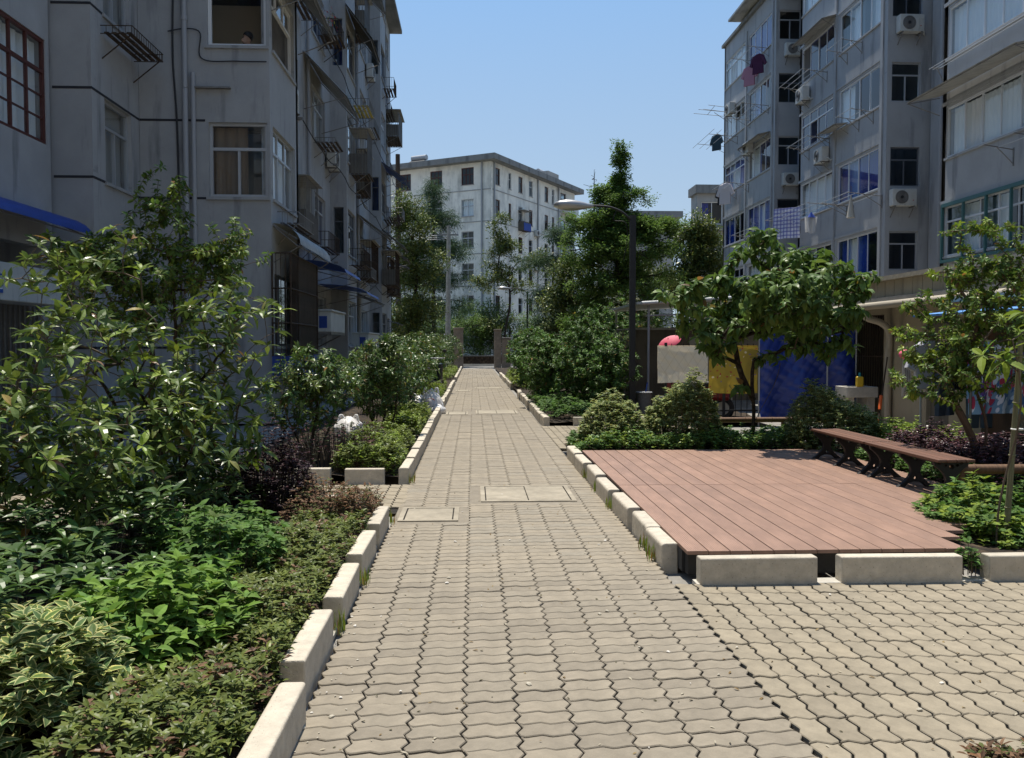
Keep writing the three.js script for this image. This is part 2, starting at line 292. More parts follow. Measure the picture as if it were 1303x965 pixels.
// composite deck of long boards
{
  const deck = thing('wooden_deck', 'reddish brown platform of grooved boards beside the path', 'deck', [1.44, 0, -5.66]);
  const tones = [[0.318, 0.192, 0.138], [0.298, 0.181, 0.132], [0.334, 0.202, 0.146], [0.308, 0.188, 0.138]].map((c) => mat(c, 0.62, { tex: 'paver', size: 0.9, sizeY: 2.5 }));
  const R = rngOf(91), pitch = 0.1495, w = 0.1415;
  const boardGeo = (len, seed) => {
    const s = new THREE.Shape(), n = 9; s.moveTo(0, -0.025); s.lineTo(w, -0.025); s.lineTo(w, -0.003); s.lineTo(w - 0.003, 0);
    for (let i = n - 1; i >= 1; i--) { const x = w * i / n; s.lineTo(x + 0.003, 0); s.lineTo(x + 0.0015, -0.0015); s.lineTo(x - 0.0015, -0.0015); s.lineTo(x - 0.003, 0); }
    s.lineTo(0.003, 0); s.lineTo(0, -0.003); s.closePath();
    return muv(new THREE.ExtrudeGeometry(s, { depth: len, bevelEnabled: false }).translate(0, 0, -len), seed * 0.3, seed * 1.7);
  };
  for (let i = 0; i * pitch < 3.22; i++) {
    const x = i * pitch, shortOne = x > 1.8, z0 = shortOne ? -Math.min(1.8, (x - 1.7) * 1.4) : 0, cut = -2.74;
    if (!(shortOne && z0 < cut)) { const b = part('board', boardGeo(z0 - cut - 0.008, i), tones[Math.floor(R() * 4)], deck); b.position.set(x, 0.176 + (R() - 0.5) * 0.002, z0 + (R() - 0.5) * 0.006); }
    const b2 = part('board', boardGeo(2.82, i + 40), tones[Math.floor(R() * 4)], deck); b2.position.set(x, 0.176 + (R() - 0.5) * 0.002, cut - 0.003);
  }
  const black = mat([0.03, 0.03, 0.03], 0.8, { tex: 'stone', size: 0.6 });
  for (let k = 0; k < 7; k++) part('joist', bx(0.02, k < 2 ? 1.9 : 3.2, 0.0, 0.149, -0.06 - k * 0.9, -0.14 - k * 0.9), black, deck);
  part('fascia', bx(0.0, 0.04, 0.0, 0.148, -5.5, -0.15), black, deck);
}

// ---------------------------------------------------------------- building kit
function wall(parent, name, fr, x0, x1, y0, y1, openings, m, thick = 0.22) {
  const s = new THREE.Shape(); s.moveTo(x0, y0); s.lineTo(x1, y0); s.lineTo(x1, y1); s.lineTo(x0, y1); s.closePath();
  for (const [a, b, c, d] of openings) { const h = new THREE.Path(); h.moveTo(a, c); h.lineTo(a, d); h.lineTo(b, d); h.lineTo(b, c); h.closePath(); s.holes.push(h); }
  return part(name, plain(new THREE.ExtrudeGeometry(s, { depth: thick, bevelEnabled: false }).translate(0, 0, -thick)).applyMatrix4(fr), m, parent);
}
const lbx = (fr, ...a) => bx(...a).applyMatrix4(fr);
const paneGeoCache = new Map();
function glazing(parent, fr, x0, x1, y0, y1, o = {}) {           // a window: frame mesh with its panes, curtain and sill as sub-parts
  const { cols = 2, transom = 0, rows = 1, frame = MT.alu, glass = MT.glass, depth = 0.1, bar = 0.05, curtain, sill = true, open = [], seed = 1, tints } = o, R = rngOf(seed * 7 + 1);
  const z0 = -depth - 0.03, z1 = -depth + 0.03, bars = [];
  bars.push(bx(x0, x1, y0, y0 + bar, z0, z1), bx(x0, x1, y1 - bar, y1, z0, z1), bx(x0, x0 + bar, y0 + bar, y1 - bar, z0, z1), bx(x1 - bar, x1, y0 + bar, y1 - bar, z0, z1));
  const yt = transom ? y1 - bar - transom : y1 - bar, cells = [];
  if (transom) { bars.push(bx(x0 + bar, x1 - bar, yt - bar, yt, z0, z1)); }
  const cw = (x1 - x0 - 2 * bar) / cols;
  for (let c = 0; c < cols; c++) {
    const a = x0 + bar + c * cw, b = a + cw, off = (c % 2) * 0.02;
    if (c) bars.push(bx(a - bar * 0.4, a + bar * 0.4, y0 + bar, transom ? yt - bar : yt, z0 + 0.004, z1 - 0.004));
    const top = transom ? yt - bar : yt;
    for (let r = 0; r < rows; r++) {
      const ya = lerp(y0 + bar, top, r / rows), yb = lerp(y0 + bar, top, (r + 1) / rows);
      if (r) bars.push(bx(a, b, ya - 0.012, ya + 0.012, z0 + 0.012, z1 - 0.012));
      if (!open.includes(c)) cells.push([a + bar * 0.3, b - bar * 0.3, ya, yb, -depth + off - 0.01, c]);
    }
  }
  if (transom) { const tc = o.transomCols ?? 1, tw = (x1 - x0 - 2 * bar) / tc; for (let c = 0; c < tc; c++) { if (c) bars.push(bx(x0 + bar + c * tw - 0.02, x0 + bar + c * tw + 0.02, yt, y1 - bar, z0 + 0.005, z1 - 0.005)); cells.push([x0 + bar + c * tw, x0 + bar + (c + 1) * tw, yt, y1 - bar, -depth, c]); } }
  const w = part('window', M(bars).applyMatrix4(fr), frame, parent);
  for (const [a, b, c, d, z, k] of cells) part('pane', plain(new THREE.PlaneGeometry(b - a, d - c)).translate((a + b) / 2, (c + d) / 2, z).applyMatrix4(fr), tints ? tints[k % tints.length] : glass, w);
  if (sill) part('sill', lbx(fr, x0 - 0.05, x1 + 0.05, y0 - 0.06, y0 - 0.002, -depth + 0.03, 0.045), o.sillMat ?? MT.wallLeft, w);
  if (curtain) {
    const full = R() < 0.6, a = x0 + 0.02, b = full ? x1 - 0.02 : lerp(x0, x1, 0.3 + R() * 0.4), n = Math.max(8, Math.round((b - a) / 0.05)), g = new THREE.PlaneGeometry(b - a, y1 - y0 - 0.1, n, 1), p = g.attributes.position;
    for (let i = 0; i < p.count; i++) p.setZ(i, Math.sin(p.getX(i) * 31 + seed) * 0.022);
    g.computeVertexNormals(); part('curtain', plain(g).translate((a + b) / 2, (y0 + y1) / 2, -depth - 0.14).applyMatrix4(fr), curtain, w);
  }
  return w;
}
const pipeV = (parent, x, z, y0, y1, r = 0.055, m = MT.pipe) => {
  const gs = [rod(V(x, y0, z), V(x, y1, z), r, r, 10)]; for (let y = y0 + 1.3; y < y1; y += 2.95) gs.push(rod(V(x, y, z), V(x, y + 0.09, z), r * 1.25, r * 1.25, 10));
  return part('drain_pipe', M(gs), m, parent);
};
// things that hang on walls; fr has x along the wall and z outward
function placed(t, fr) { t.applyMatrix4(fr); return t; }
function hung(name, label, category, fr, x, y, z = 0, group) { const t = thing(name, label, category, [0, 0, 0], 0, group); t.applyMatrix4(new THREE.Matrix4().multiplyMatrices(fr, new THREE.Matrix4().makeTranslation(x, y, z))); return t; }
function awning(fr, x, y, w, depth, drop, m, label, o = {}) {
  const t = hung(o.name ?? 'awning', label, 'awning', fr, x, y, 0.01, o.group), n = Math.round(w / 0.045), g = new THREE.PlaneGeometry(w, 1, n, 6), p = g.attributes.position, ps = [];
  for (let i = 0; i < p.count; i++) {
    const s = p.getY(i) + 0.5, c = o.curved ? Math.sin(s * Math.PI * 0.5) : s, xx = p.getX(i);
    p.setXYZ(i, xx, -drop * (o.curved ? 1 - Math.cos(s * Math.PI * 0.5) : s) + (o.flat ? 0 : Math.cos(xx / 0.09 * Math.PI * 2) * 0.008), depth * c);
  }
  g.computeVertexNormals(); part('sheet', muv(plain(g)), m, t);
  if (o.valance) part('valance', bx(-w / 2, w / 2, -drop - o.valance, -drop - 0.004, depth - 0.012, depth - 0.004), m, t);
  for (const sx of [-w / 2 + 0.06, w / 2 - 0.06]) part('bracket', M([rod(V(sx, -drop - 0.35, 0), V(sx, -drop - 0.03, depth - 0.05), 0.012), rod(V(sx, -0.05, 0), V(sx, -drop - 0.035, depth - 0.05), 0.012)]), MT.steel, t);
  part('rail', rod(V(-w / 2, -drop - 0.02, depth - 0.06), V(w / 2, -drop - 0.02, depth - 0.06), 0.012), MT.steel, t);
  return t;
}
function airConditioner(fr, x, y, label, o = {}) {
  const t = hung('air_conditioner', label, 'air conditioner', fr, x, y, 0.04, o.group), w = 0.82, h = 0.56, d = 0.3;
  part('casing', rbx(-w / 2, w / 2, 0, h, 0.02, d, 0.02), MT.acWhite, t);
  const f = part('fan_grille', M([new THREE.CylinderGeometry(0.22, 0.22, 0.015, 28).rotateX(Math.PI / 2).translate(-0.1, h / 2, d + 0.006), ...[0.21, 0.15, 0.09].map((r) => new THREE.TorusGeometry(r, 0.006, 5, 24).translate(-0.1, h / 2, d + 0.02))]), MT.steel, t);
  part('fan_hub', new THREE.CylinderGeometry(0.05, 0.05, 0.03, 16).rotateX(Math.PI / 2).translate(-0.1, h / 2, d + 0.018), MT.dark, f);
  for (let i = 0; i < 7; i++) part('louvre', bx(0.2, 0.36, 0.08 + i * 0.055, 0.11 + i * 0.055, d - 0.002, d + 0.012), MT.acWhite, t);
  if (o.mark) { part('red_mark', new THREE.ConeGeometry(0.045, 0.08, 3).rotateX(Math.PI / 2).scale(1, 1, 0.1).translate(0.29, h * 0.33, d + 0.004), mat([0.5, 0.03, 0.03], 0.6), t); }
  for (const sx of [-0.32, 0.32]) part('bracket', M([bx(sx - 0.02, sx + 0.02, -0.04, -0.002, -0.03, d + 0.03), rod(V(sx, -0.34, -0.03), V(sx, -0.03, d), 0.014)]), MT.steel, t);
  part('hose', tube([V(w / 2, 0.12, 0.12), V(w / 2 + 0.09, 0.1, 0.1), V(w / 2 + 0.14, 0.0, 0.02), V(w / 2 + 0.2, 0.02, -0.05)], 0.022, 16), MT.acWhite, t);
  return t;
}
function dryingRack(fr, x, y, w, reach, label, o = {}) {         // folding rack: two arms carrying rods
  const t = hung('drying_rack', label, 'drying rack', fr, x, y, 0, o.group), n = o.rods ?? 4, up = o.up ?? 0.12;
  for (const sx of [-w / 2, w / 2]) part('arm', M([rod(V(sx, 0, 0), V(sx, up, reach), 0.014), rod(V(sx, -0.35, 0.01), V(sx, up * 0.5, reach * 0.55), 0.012), bx(sx - 0.02, sx + 0.02, -0.4, 0.05, -0.005, 0.02)]), MT.steel, t);
  for (let i = 0; i < n; i++) { const s = (i + 1) / n; part('rod', rod(V(-w / 2 - (o.over ?? 0.15), up * s, reach * s), V(w / 2 + (o.over ?? 0.15), up * s, reach * s), 0.011), MT.alu, t); }
  return t;
}
function planter(fr, x, y, w, d, label, o = {}) {                // welded basket under a window
  const t = hung('window_cage', label, 'window cage', fr, x, y, 0, o.group), h = o.h ?? 0.32, gs = [], R = 0.009;
  for (const yy of [0, h]) gs.push(rod(V(-w / 2, yy, 0), V(-w / 2, yy, d), R), rod(V(w / 2, yy, 0), V(w / 2, yy, d), R), rod(V(-w / 2, yy, d), V(w / 2, yy, d), R));
  part('frame', M(gs), o.mat ?? MT.rust, t);
  const bars = []; for (let s = -w / 2 + 0.1; s < w / 2; s += 0.11) bars.push(rod(V(s, 0, d), V(s, h, d), 0.006)); for (let s = 0.1; s < d; s += 0.11) for (const sx of [-w / 2, w / 2]) bars.push(rod(V(sx, 0, s), V(sx, h, s), 0.006));
  part('bars', M(bars), o.mat ?? MT.rust, t).userData.kind = 'stuff';
  if (h > 1.2) { part('lower_panel', M([bx(-w / 2, w / 2, 0.03, h * 0.46, d - 0.012, d - 0.006), bx(-w / 2 + 0.004, -w / 2 + 0.01, 0.03, h * 0.46, 0.01, d - 0.013), bx(w / 2 - 0.01, w / 2 - 0.004, 0.03, h * 0.46, 0.01, d - 0.013)]), MT.brownSheet, t); part('cover_sheet', bx(-w / 2 - 0.06, w / 2 + 0.06, h + 0.01, h + 0.035, 0, d + 0.12), MT.greySheet, t); }
  for (let s = 0.06; s < d; s += 0.13) part('floor_slat', bx(-w / 2, w / 2, 0.012, 0.03, s, s + 0.08), o.floorMat ?? MT.rust, t);
  for (const sx of [-w / 2 + 0.05, w / 2 - 0.05]) part('bracket', rod(V(sx, -0.42, 0), V(sx, -0.01, d - 0.05), 0.012), o.mat ?? MT.rust, t);
  return t;
}
function barGrille(parent, fr, x0, x1, y0, y1, z, m = MT.rust, step = 0.12, name = 'bar') {
  const g = []; for (const y of [y0, (y0 + y1) / 2, y1]) g.push(rod(V(x0, y, z), V(x1, y, z), 0.01, 0.01, 6));
  const f = part('grille', M(g).applyMatrix4(fr), m, parent);
  for (let x = x0 + step / 2; x < x1; x += step) part(name, rod(V(x, y0, z), V(x, y1, z), 0.007, 0.007, 5).applyMatrix4(fr), m, f);
  return f;
}

// ---------------------------------------------------------------- buildings on the path's left
const ST = 2.95, sillY = (k) => 1.55 + ST * k, HEAD = 1.46;
{
  // nearest block with the red window
  const b = thing('apartment_building', 'grey rendered apartment block with dark red window frames and blue awning', 'building', [-7.2, 0, -15.1]);
  const inv = new THREE.Matrix4().makeTranslation(7.2, 0, 15.1), fr = inv.clone().multiply(frameAt(FACE_PX, -7.2, 0, 0)), ft = inv.clone().multiply(frameAt(0, 0, 0, -15.1));
  const ops = [], wz = [[12.35, 14.98], [8.6, 10.6]];
  for (let k = 1; k < 5; k++) for (const [a, c] of wz) ops.push([a, c, 4.95 + (k - 1) * ST, 6.7 + (k - 1) * ST]);
  wall(b, 'facade', fr, 6, 15.1, 0, 17, [...ops, [8.5, 14.7, 0.12, 3.2]], MT.wallLeft);
  ops.forEach(([a, c, y0, y1], i) => glazing(b, fr, a, c, y0, y1, { cols: 5, transom: 0.46, transomCols: 5, rows: 3, frame: MT.redFrame, glass: MT.glass, bar: 0.055, depth: 0.05, curtain: MT.curtain, seed: 5 + i, sill: false }));
  part('core', bx(-5, -1.1, 0, 16.8, -0.1, 9).applyMatrix4(new THREE.Matrix4()), MT.inner, b);
  part('roof', bx(-5.2, 0.1, 17.0, 17.2, -0.25, 9.1), MT.slab, b);
  part('end_wall', bx(-5.0, -0.225, 0, 16.95, -0.22, -0.11), MT.wallLeft, b);
  // barred ground floor opening
  part('opening_sill', bx(-0.21, 0.03, 0.1, 0.118, 0.4, 6.6), MT.concrete, b);
  for (let k = 0; k < 40; k++) part('slat', bx(-0.06, -0.03, 0.12, 2.2, 0.42 + k * 0.15, 0.47 + k * 0.15), MT.steel, b);
  awning(frameAt(FACE_PX, -7.2, 0, 0), 11.6, 3.75, 6.6, 0.75, 0.32, MT.blueSheet, 'long blue corrugated awning under the red framed window', { curved: true });
  const sg = hung('sign_box', 'white box with a blue number plate below the blue awning', 'sign', frameAt(FACE_PX, -7.2, 0, 0), 12.9, 2.2, 0.05);
  part('box', rbx(-1.2, 1.35, 0, 0.55, 0, 0.5, 0.02), MT.acWhite, sg);
  const c = document.createElement('canvas'); c.width = 256; c.height = 192; const x = c.getContext('2d');
  x.fillStyle = '#1d4f9e'; x.fillRect(0, 0, 256, 192); x.strokeStyle = '#f2f4f6'; x.lineWidth = 13;
  const line = (...p) => { x.beginPath(); x.moveTo(p[0], p[1]); for (let i = 2; i < p.length; i += 2) x.lineTo(p[i], p[i + 1]); x.stroke(); };
  x.font = 'bold 120px sans-serif'; x.fillStyle = '#f2f4f6'; x.fillText('2', 22, 142);
  line(140, 48, 226, 48); line(122, 84, 242, 84); line(164, 84, 160, 122, 128, 156); line(202, 84, 202, 148, 240, 148, 240, 126);
  const tx = new THREE.CanvasTexture(c); tx.colorSpace = THREE.SRGBColorSpace;
  part('number_plate', plain(new THREE.BoxGeometry(0.36, 0.27, 0.012)).translate(-0.62, 0.24, 0.508), [new THREE.MeshStandardMaterial({ map: tx, roughness: 0.5 })][0], sg);
}
{
  // recessed end wall between the two blocks, then the long stepped block
  const b = thing('apartment_building', 'long grey apartment block with stepped bays, drain pipes and caged windows beside the path', 'building', [-6.54, 0, -15.2]);
  const inv = new THREE.Matrix4().makeTranslation(6.54, 0, 15.2), W = (yaw, x, y, z) => inv.clone().multiply(frameAt(yaw, x, y, z));
  const TOP = 18.6;
  const f0 = W(0, 0, 0, -15.2), f1 = W(FACE_PX, -6.54, 0, 0), f2 = W(0, 0, 0, -17.3), fb = W(FACE_PX, -4.0, 0, 0), fr = W(FACE_PX, -4.5, 0, 0);
  wall(b, 'wall', f0, -12, -6.54, 0, TOP, [], MT.wallLeft, 0.2);
  const o1 = [], o2 = [];
  for (let k = 1; k < 6; k++) { o1.push([15.72, 16.9, sillY(k) - 0.02, sillY(k) + HEAD]); o2.push([-5.2, -4.06, sillY(k), sillY(k) + HEAD]); }
  wall(b, 'wall', f1, 15.405, 17.3, 0, TOP, o1, MT.wallLeft, 0.2);
  wall(b, 'wall', f2, -6.535, -4.0, 0, TOP, o2, MT.wallLeft, 0.2);
  o1.forEach(([a, c, y0, y1], i) => glazing(b, f1, a, c, y0, y1, { cols: 2, transom: 0.4, glass: MT.glass, curtain: i % 2 ? undefined : MT.curtain, seed: i, sillMat: MT.wallLeft }));
  o2.forEach(([a, c, y0, y1], i) => glazing(b, f2, a, c, y0, y1, { cols: i === 1 ? 1 : 2, transom: i === 1 ? 0 : 0.42, open: i === 1 ? [0] : [], frame: i === 1 ? MT.white : MT.alu, bar: 0.06, curtain: i === 0 ? MT.curtainBrown : i === 1 ? undefined : MT.curtain, seed: i + 3, glass: MT.glass }));
  // dark joint lines between render panels
  for (let k = 0; k < 6; k++) for (const y of [sillY(k) - 0.03, sillY(k) + HEAD + 0.03]) {
    part('groove', M([lbx(f0, -7.2, -6.536, y - 0.022, y + 0.022, 0.001, 0.006), lbx(f1, 15.196, 17.29, y - 0.022, y + 0.022, 0.001, 0.006), ...(k === 2 ? [] : [lbx(f2, -6.53, -5.26, y - 0.022, y + 0.022, 0.001, 0.006)])]), MT.groove, b);
  }
  // bays (x = -4.0) and the recessed stretches between them (x = -4.5)
  const bays = [[17.3, 20.0], [27.6, 30.0], [37.9, 40.3]], recs = [[20.0, 27.6], [30.0, 37.9], [40.3, 47.6]];
  bays.forEach(([a, c], i) => {
    const ops = []; for (let k = 0; k < 6; k++) ops.push([a + 0.14, c - 0.35, sillY(k), sillY(k) + HEAD]);
    wall(b, 'bay_wall', fb, a + (i ? 0.201 : 0.201), c, 0, TOP, ops.map(([p, q, r, s]) => [Math.max(p, a + 0.24), q, r, s]), MT.wallLeft, 0.2);
    ops.forEach(([p, q, y0, y1], k) => glazing(b, fb, Math.max(p, a + 0.24), q, y0, y1, { cols: i === 0 && k === 2 ? 1 : 3, transom: (k + i) % 3 ? 0.4 : 0, transomCols: 3, open: i === 0 && k === 2 ? [0, 1, 2] : (k + i) % 4 === 1 ? [1] : [], frame: i === 0 && k === 2 ? MT.white : (k * 3 + i) % 2 ? MT.alu : MT.bronze, curtain: (k + i) % 2 ? MT.curtain : undefined, seed: k + i * 9 + 20, tints: [MT.glass, MT.glassDark], sillMat: MT.wallLeft }));
    if (i) {
      const fc = W(0, 0, 0, -a), oc = []; for (let k = i % 2; k < 6; k += 2) oc.push([-4.42, -4.1, sillY(k), sillY(k) + HEAD]);
      wall(b, 'bay_cheek', fc, -4.7, -4.0, 0, TOP, oc, MT.wallLeft, 0.2);
      oc.forEach(([p, q, y0, y1], k) => glazing(b, fc, p, q, y0, y1, { cols: 1, transom: 0.4, frame: MT.bronze, glass: k % 2 ? MT.glassBlue : MT.glassDark, sill: false, bar: 0.03 }));
    }
    wall(b, 'bay_cheek', W(Math.PI, 0, 0, -c + 0.0), 4.0, 4.7, 0, TOP, [], MT.wallLeft, 0.19);
    for (let k = 0; k < 7; k++) part('floor_slab', bx(-6.4, -4.22, 0.62 + ST * k - 0.12, 0.62 + ST * k, -c + 0.2, -a - 0.22).applyMatrix4(inv), MT.inner, b);
    pipeV(b, -4.5 + 6.54 + 0.09, -c - 0.13 + 15.2, 0.2, TOP, 0.055); pipeV(b, -4.5 + 6.54 + 0.08, -c - 0.42 + 15.2, 0.2, TOP, 0.045);
  });
  recs.forEach(([a, c], i) => {
    const ops = []; for (let k = 0; k < 6; k++) { ops.push([c - 3.1, c - 1.0, sillY(k), sillY(k) + HEAD]); ops.push([a + 1.0, a + 2.6, sillY(k), sillY(k) + HEAD]); }
    wall(b, 'recess_wall', fr, a + 0.005, c - 0.005, 0, TOP, ops, MT.wallLeft, 0.2);
    ops.forEach(([p, q, y0, y1], k) => glazing(b, fr, p, q, y0, y1, { cols: k % 2 ? 2 : 3, transom: k % 3 ? 0.38 : 0, transomCols: k % 2 ? 2 : 3, open: k % 5 === 2 ? [1] : [], frame: k % 4 === 1 ? MT.bronze : MT.alu, curtain: (k * 7 + i) % 3 ? MT.curtain : undefined, seed: k + i * 13 + 50, tints: (k + i) % 4 === 2 ? [MT.glassBlue] : [MT.glass], sillMat: MT.wallLeft }));
    pipeV(b, -4.5 + 6.54 + 0.08, -(a + 3.6) + 15.2, 0.2, TOP, 0.05);
  });
  wall(b, 'wall', W(Math.PI, 0, 0, -47.6), 4.5, 12, 0, TOP, [], MT.wallLeft, 0.2);
  part('core', M([bx(-12, -6.75, 0, TOP - 0.02, -21, -15.45), bx(-12, -5.6, 0, TOP - 0.03, -47.3, -21.01)]).applyMatrix4(inv), MT.inner, b);
  part('room_wall', bx(-6.6, -4.25, 6.5, 9.4, -20.5, -20.35).applyMatrix4(inv), mat([0.60, 0.54, 0.44], 0.9), b);
  part('cupboard', bx(-5.3, -4.75, 6.55, 8.3, -20.3, -19.9).applyMatrix4(inv), mat([0.5, 0.45, 0.36], 0.7), b);
  part('roof', bx(-12.2, -3.85, TOP, TOP + 0.18, -47.8, -15.0).applyMatrix4(inv), MT.slab, b);
  // wall clutter that belongs to the block: standing pipes and a conduit on the camera-side wall
  pipeV(b, -5.62 + 6.54, -17.22 + 15.2, 6.6, TOP, 0.05, MT.pipe); pipeV(b, -5.62 + 6.54, -17.22 + 15.2, 0.3, 6.59, 0.055); pipeV(b, -5.47 + 6.54, -17.24 + 15.2, 0.3, 6.9, 0.045);
  part('conduit', M([tube([V(-5.83, 14, -17.27), V(-5.83, 9, -17.27), V(-5.86, 7.2, -17.27), V(-5.80, 6, -17.27), V(-5.76, 2, -17.27)], 0.02, 40, 5), tube([V(-5.95, 7.7, -17.27), V(-5.6, 7.75, -17.25), V(-5.34, 7.7, -17.27), V(-5.32, 7.2, -17.27), V(-4.6, 7.14, -17.27), V(-4.05, 7.14, -17.27)], 0.013, 40, 5)]).applyMatrix4(inv), MT.dark, b);
  part('ledge', bx(-5.43, -4.75, 6.6, 6.63, -17.3, -17.2).applyMatrix4(inv), MT.steel, b);
}
const fL1 = frameAt(FACE_PX, -6.54, 0, 0), fLb = frameAt(FACE_PX, -4.0, 0, 0), fLr = frameAt(FACE_PX, -4.5, 0, 0);
planter(fL1, 16.35, 7.05, 1.5, 0.55, 'rusty flat iron plant rack under a window beside the pipes', { h: 0.14 });
awning(fLb, 18.75, 9.55, 2.7, 0.85, 1.0, MT.greySheet, 'grey corrugated awning over the open corner window with the person', { flat: false });
awning(fLr, 24.6, 9.4, 2.8, 1.15, 1.2, MT.greySheet, 'wide grey awning low over a window, next along from the open corner window');
awning(fLb, 28.7, 12.3, 2.5, 0.85, 1.1, MT.brownSheet, 'dark brown ribbed awning beside the red flowers');
const flowerCage = planter(fLr, 26.0, 10.55, 1.1, 0.6, 'window cage holding red and yellow flowers high on the wall', { h: 0.5 });
planter(fLr, 25.3, 7.3, 1.2, 0.6, 'empty welded shelf on struts under the wide grey awning', { h: 0.15, mat: MT.steel });
planter(fLb, 28.6, 9.2, 1.5, 0.7, 'window shelf with a yellow corrugated floor', { h: 0.24, mat: MT.steel, floorMat: mat([0.52, 0.40, 0.06], 0.6) });
planter(fLb, 18.7, 4.05, 1.7, 0.42, 'low iron basket under the second floor corner window', { h: 0.25, mat: MT.steel });
awning(fLr, 33.0, 15.6, 2.6, 1.1, 1.1, MT.greySheet, 'grey awning with blue edge high at the top of the wall', {});
awning(fLb, 39.0, 9.6, 2.2, 1.1, 0.8, MT.blueSheet, 'faded blue awning at mid height of the third bay');
awning(fLb, 39.2, 6.7, 2.4, 1.0, 0.8, MT.greySheet, 'grey ribbed awning on the third bay below the blue one');
awning(fLr, 43.5, 6.6, 2.4, 1.3, 0.8, MT.brownSheet, 'brown awning near the far end of the block');
awning(fLr, 34.5, 6.7, 2.4, 1.2, 0.9, MT.greySheet, 'grey corrugated awning on the second recessed wall');
awning(fLr, 46.0, 6.0, 1.4, 1.1, 0.3, MT.blueSheet, 'teal blue awning close to the dark evergreen tree');
planter(fLr, 44.6, 12.0, 2.4, 0.8, 'roofed balcony cage sticking out near the far roof edge', { h: 1.3, mat: MT.steel });
planter(fLr, 46.3, 8.3, 1.6, 0.8, 'open wire rack near the far end of the block', { h: 0.5, mat: MT.steel });
planter(fLb, 38.9, 4.2, 2.2, 0.6, 'brown caged window box on the third bay', { h: 1.5 });
planter(fLr, 35.4, 4.2, 2.6, 0.5, 'brown caged window box beside the drain pipes', { h: 1.5 });
planter(fLr, 42.0, 4.2, 2.4, 0.6, 'brown caged window box towards the gate', { h: 1.5 });
awning(fLb, 19.2, 4.0, 3.6, 0.55, 0.42, MT.greySheet, 'curved corrugated awning with pale edge above the barred cage', { curved: true });
awning(fLr, 23.6, 3.75, 2.9, 1.25, 0.32, MT.blueSheet, 'short blue awning just beyond the barred cage', { curved: true, name: 'awning' });
awning(fLr, 26.6, 3.35, 3.0, 1.45, 0.3, MT.blueSheet, 'bright blue awning beside the dark drain pipe', { curved: true });
awning(fLr, 33.2, 3.55, 3.6, 0.95, 0.35, MT.brownSheet, 'low brown awning beyond the bright blue one');
awning(fLr, 42.5, 2.9, 2.4, 1.0, 0.3, MT.blueSheet, 'small blue awning low down near the gate');
{
  const t = hung('security_cage', 'barred ground floor window cage with blue lower panel', 'window cage', fLb, 18.7, 1.35, 0);
  const w = 2.9, h = 2.05, d = 0.38, id = new THREE.Matrix4();
  part('frame', M([[-w / 2, d], [w / 2, d], [-w / 2, 0.02], [w / 2, 0.02]].map(([x, z]) => rod(V(x, 0, z), V(x, h, z), 0.02)).concat([0, 0.66, 1.35, h].map((y) => rod(V(-w / 2, y, d), V(w / 2, y, d), 0.016)), [0, 0.66, 1.35, h].map((y) => rod(V(-w / 2, y, 0), V(-w / 2, y, d), 0.016)))), MT.rust, t);
  for (let i = 1; i < 26; i++) part('bar', rod(V(-w / 2 + i * w / 26, 0, d), V(-w / 2 + i * w / 26, h, d), 0.008, 0.008, 5), MT.rust, t);
  for (let i = 1; i < 4; i++) part('bar', rod(V(-w / 2, 0, i * d / 4), V(-w / 2, h, i * d / 4), 0.008, 0.008, 5), MT.rust, t);
  part('side_panel', bx(-w / 2 + 0.9, w / 2, 0.02, h, d - 0.03, d - 0.015), MT.brownSheet, t);
  part('blue_panel', M([bx(-w / 2 - 0.01, w / 2 + 0.01, -0.42, 0.0, d + 0.002, d + 0.02), bx(-w / 2 - 0.03, -w / 2 - 0.012, -0.42, 0, 0.01, d + 0.02)]), MT.blueSheet, t);
}
[[22.8, 1.9, 2.3, 'long white metal box with blue notice below the blue awnings'], [30.9, 1.45, 3.2, 'white metal box by the dark drain pipe'], [36.2, 1.45, 2.2, 'small white metal box low on the wall near the far hedge']].forEach(([x, y, w, label]) => {
  const t = hung('wall_box', label, 'metal box', fLr, x, y, 0.003), d = 0.95, h = 0.52;
  part('casing', rbx(-w / 2, w / 2, 0, h, 0, d, 0.02), MT.acWhite, t);
  part('lid', rbx(-w / 2 - 0.03, w / 2 + 0.03, h, h + 0.05, 0, d + 0.03, 0.01), MT.acWhite, t);
  part('notice', bx(-w / 2 - 0.006, -w / 2 - 0.001, 0.1, 0.4, d - 0.3, d - 0.1), MT.blueSheet, t);
  part('shelf', bx(-w / 2, w / 2, -0.06, -0.004, 0.05, d), MT.steel, t);
  for (const sx of [-w / 2 + 0.1, w / 2 - 0.1]) part('bracket', rod(V(sx, -0.5, 0), V(sx, -0.06, d - 0.1), 0.02), MT.steel, t);
});
// the flush meter box on the recess wall
{ const t = hung('meter_box', 'tall pale metal box on the recessed wall by the drain pipes', 'metal box', fLr, 22.9, 4.2, 0.003); part('casing', rbx(-0.28, 0.28, 0, 1.5, 0, 0.28, 0.01), MT.acWhite, t); part('door', rbx(-0.23, 0.23, 0.06, 1.44, 0.281, 0.3, 0.005), MT.pipe, t); }
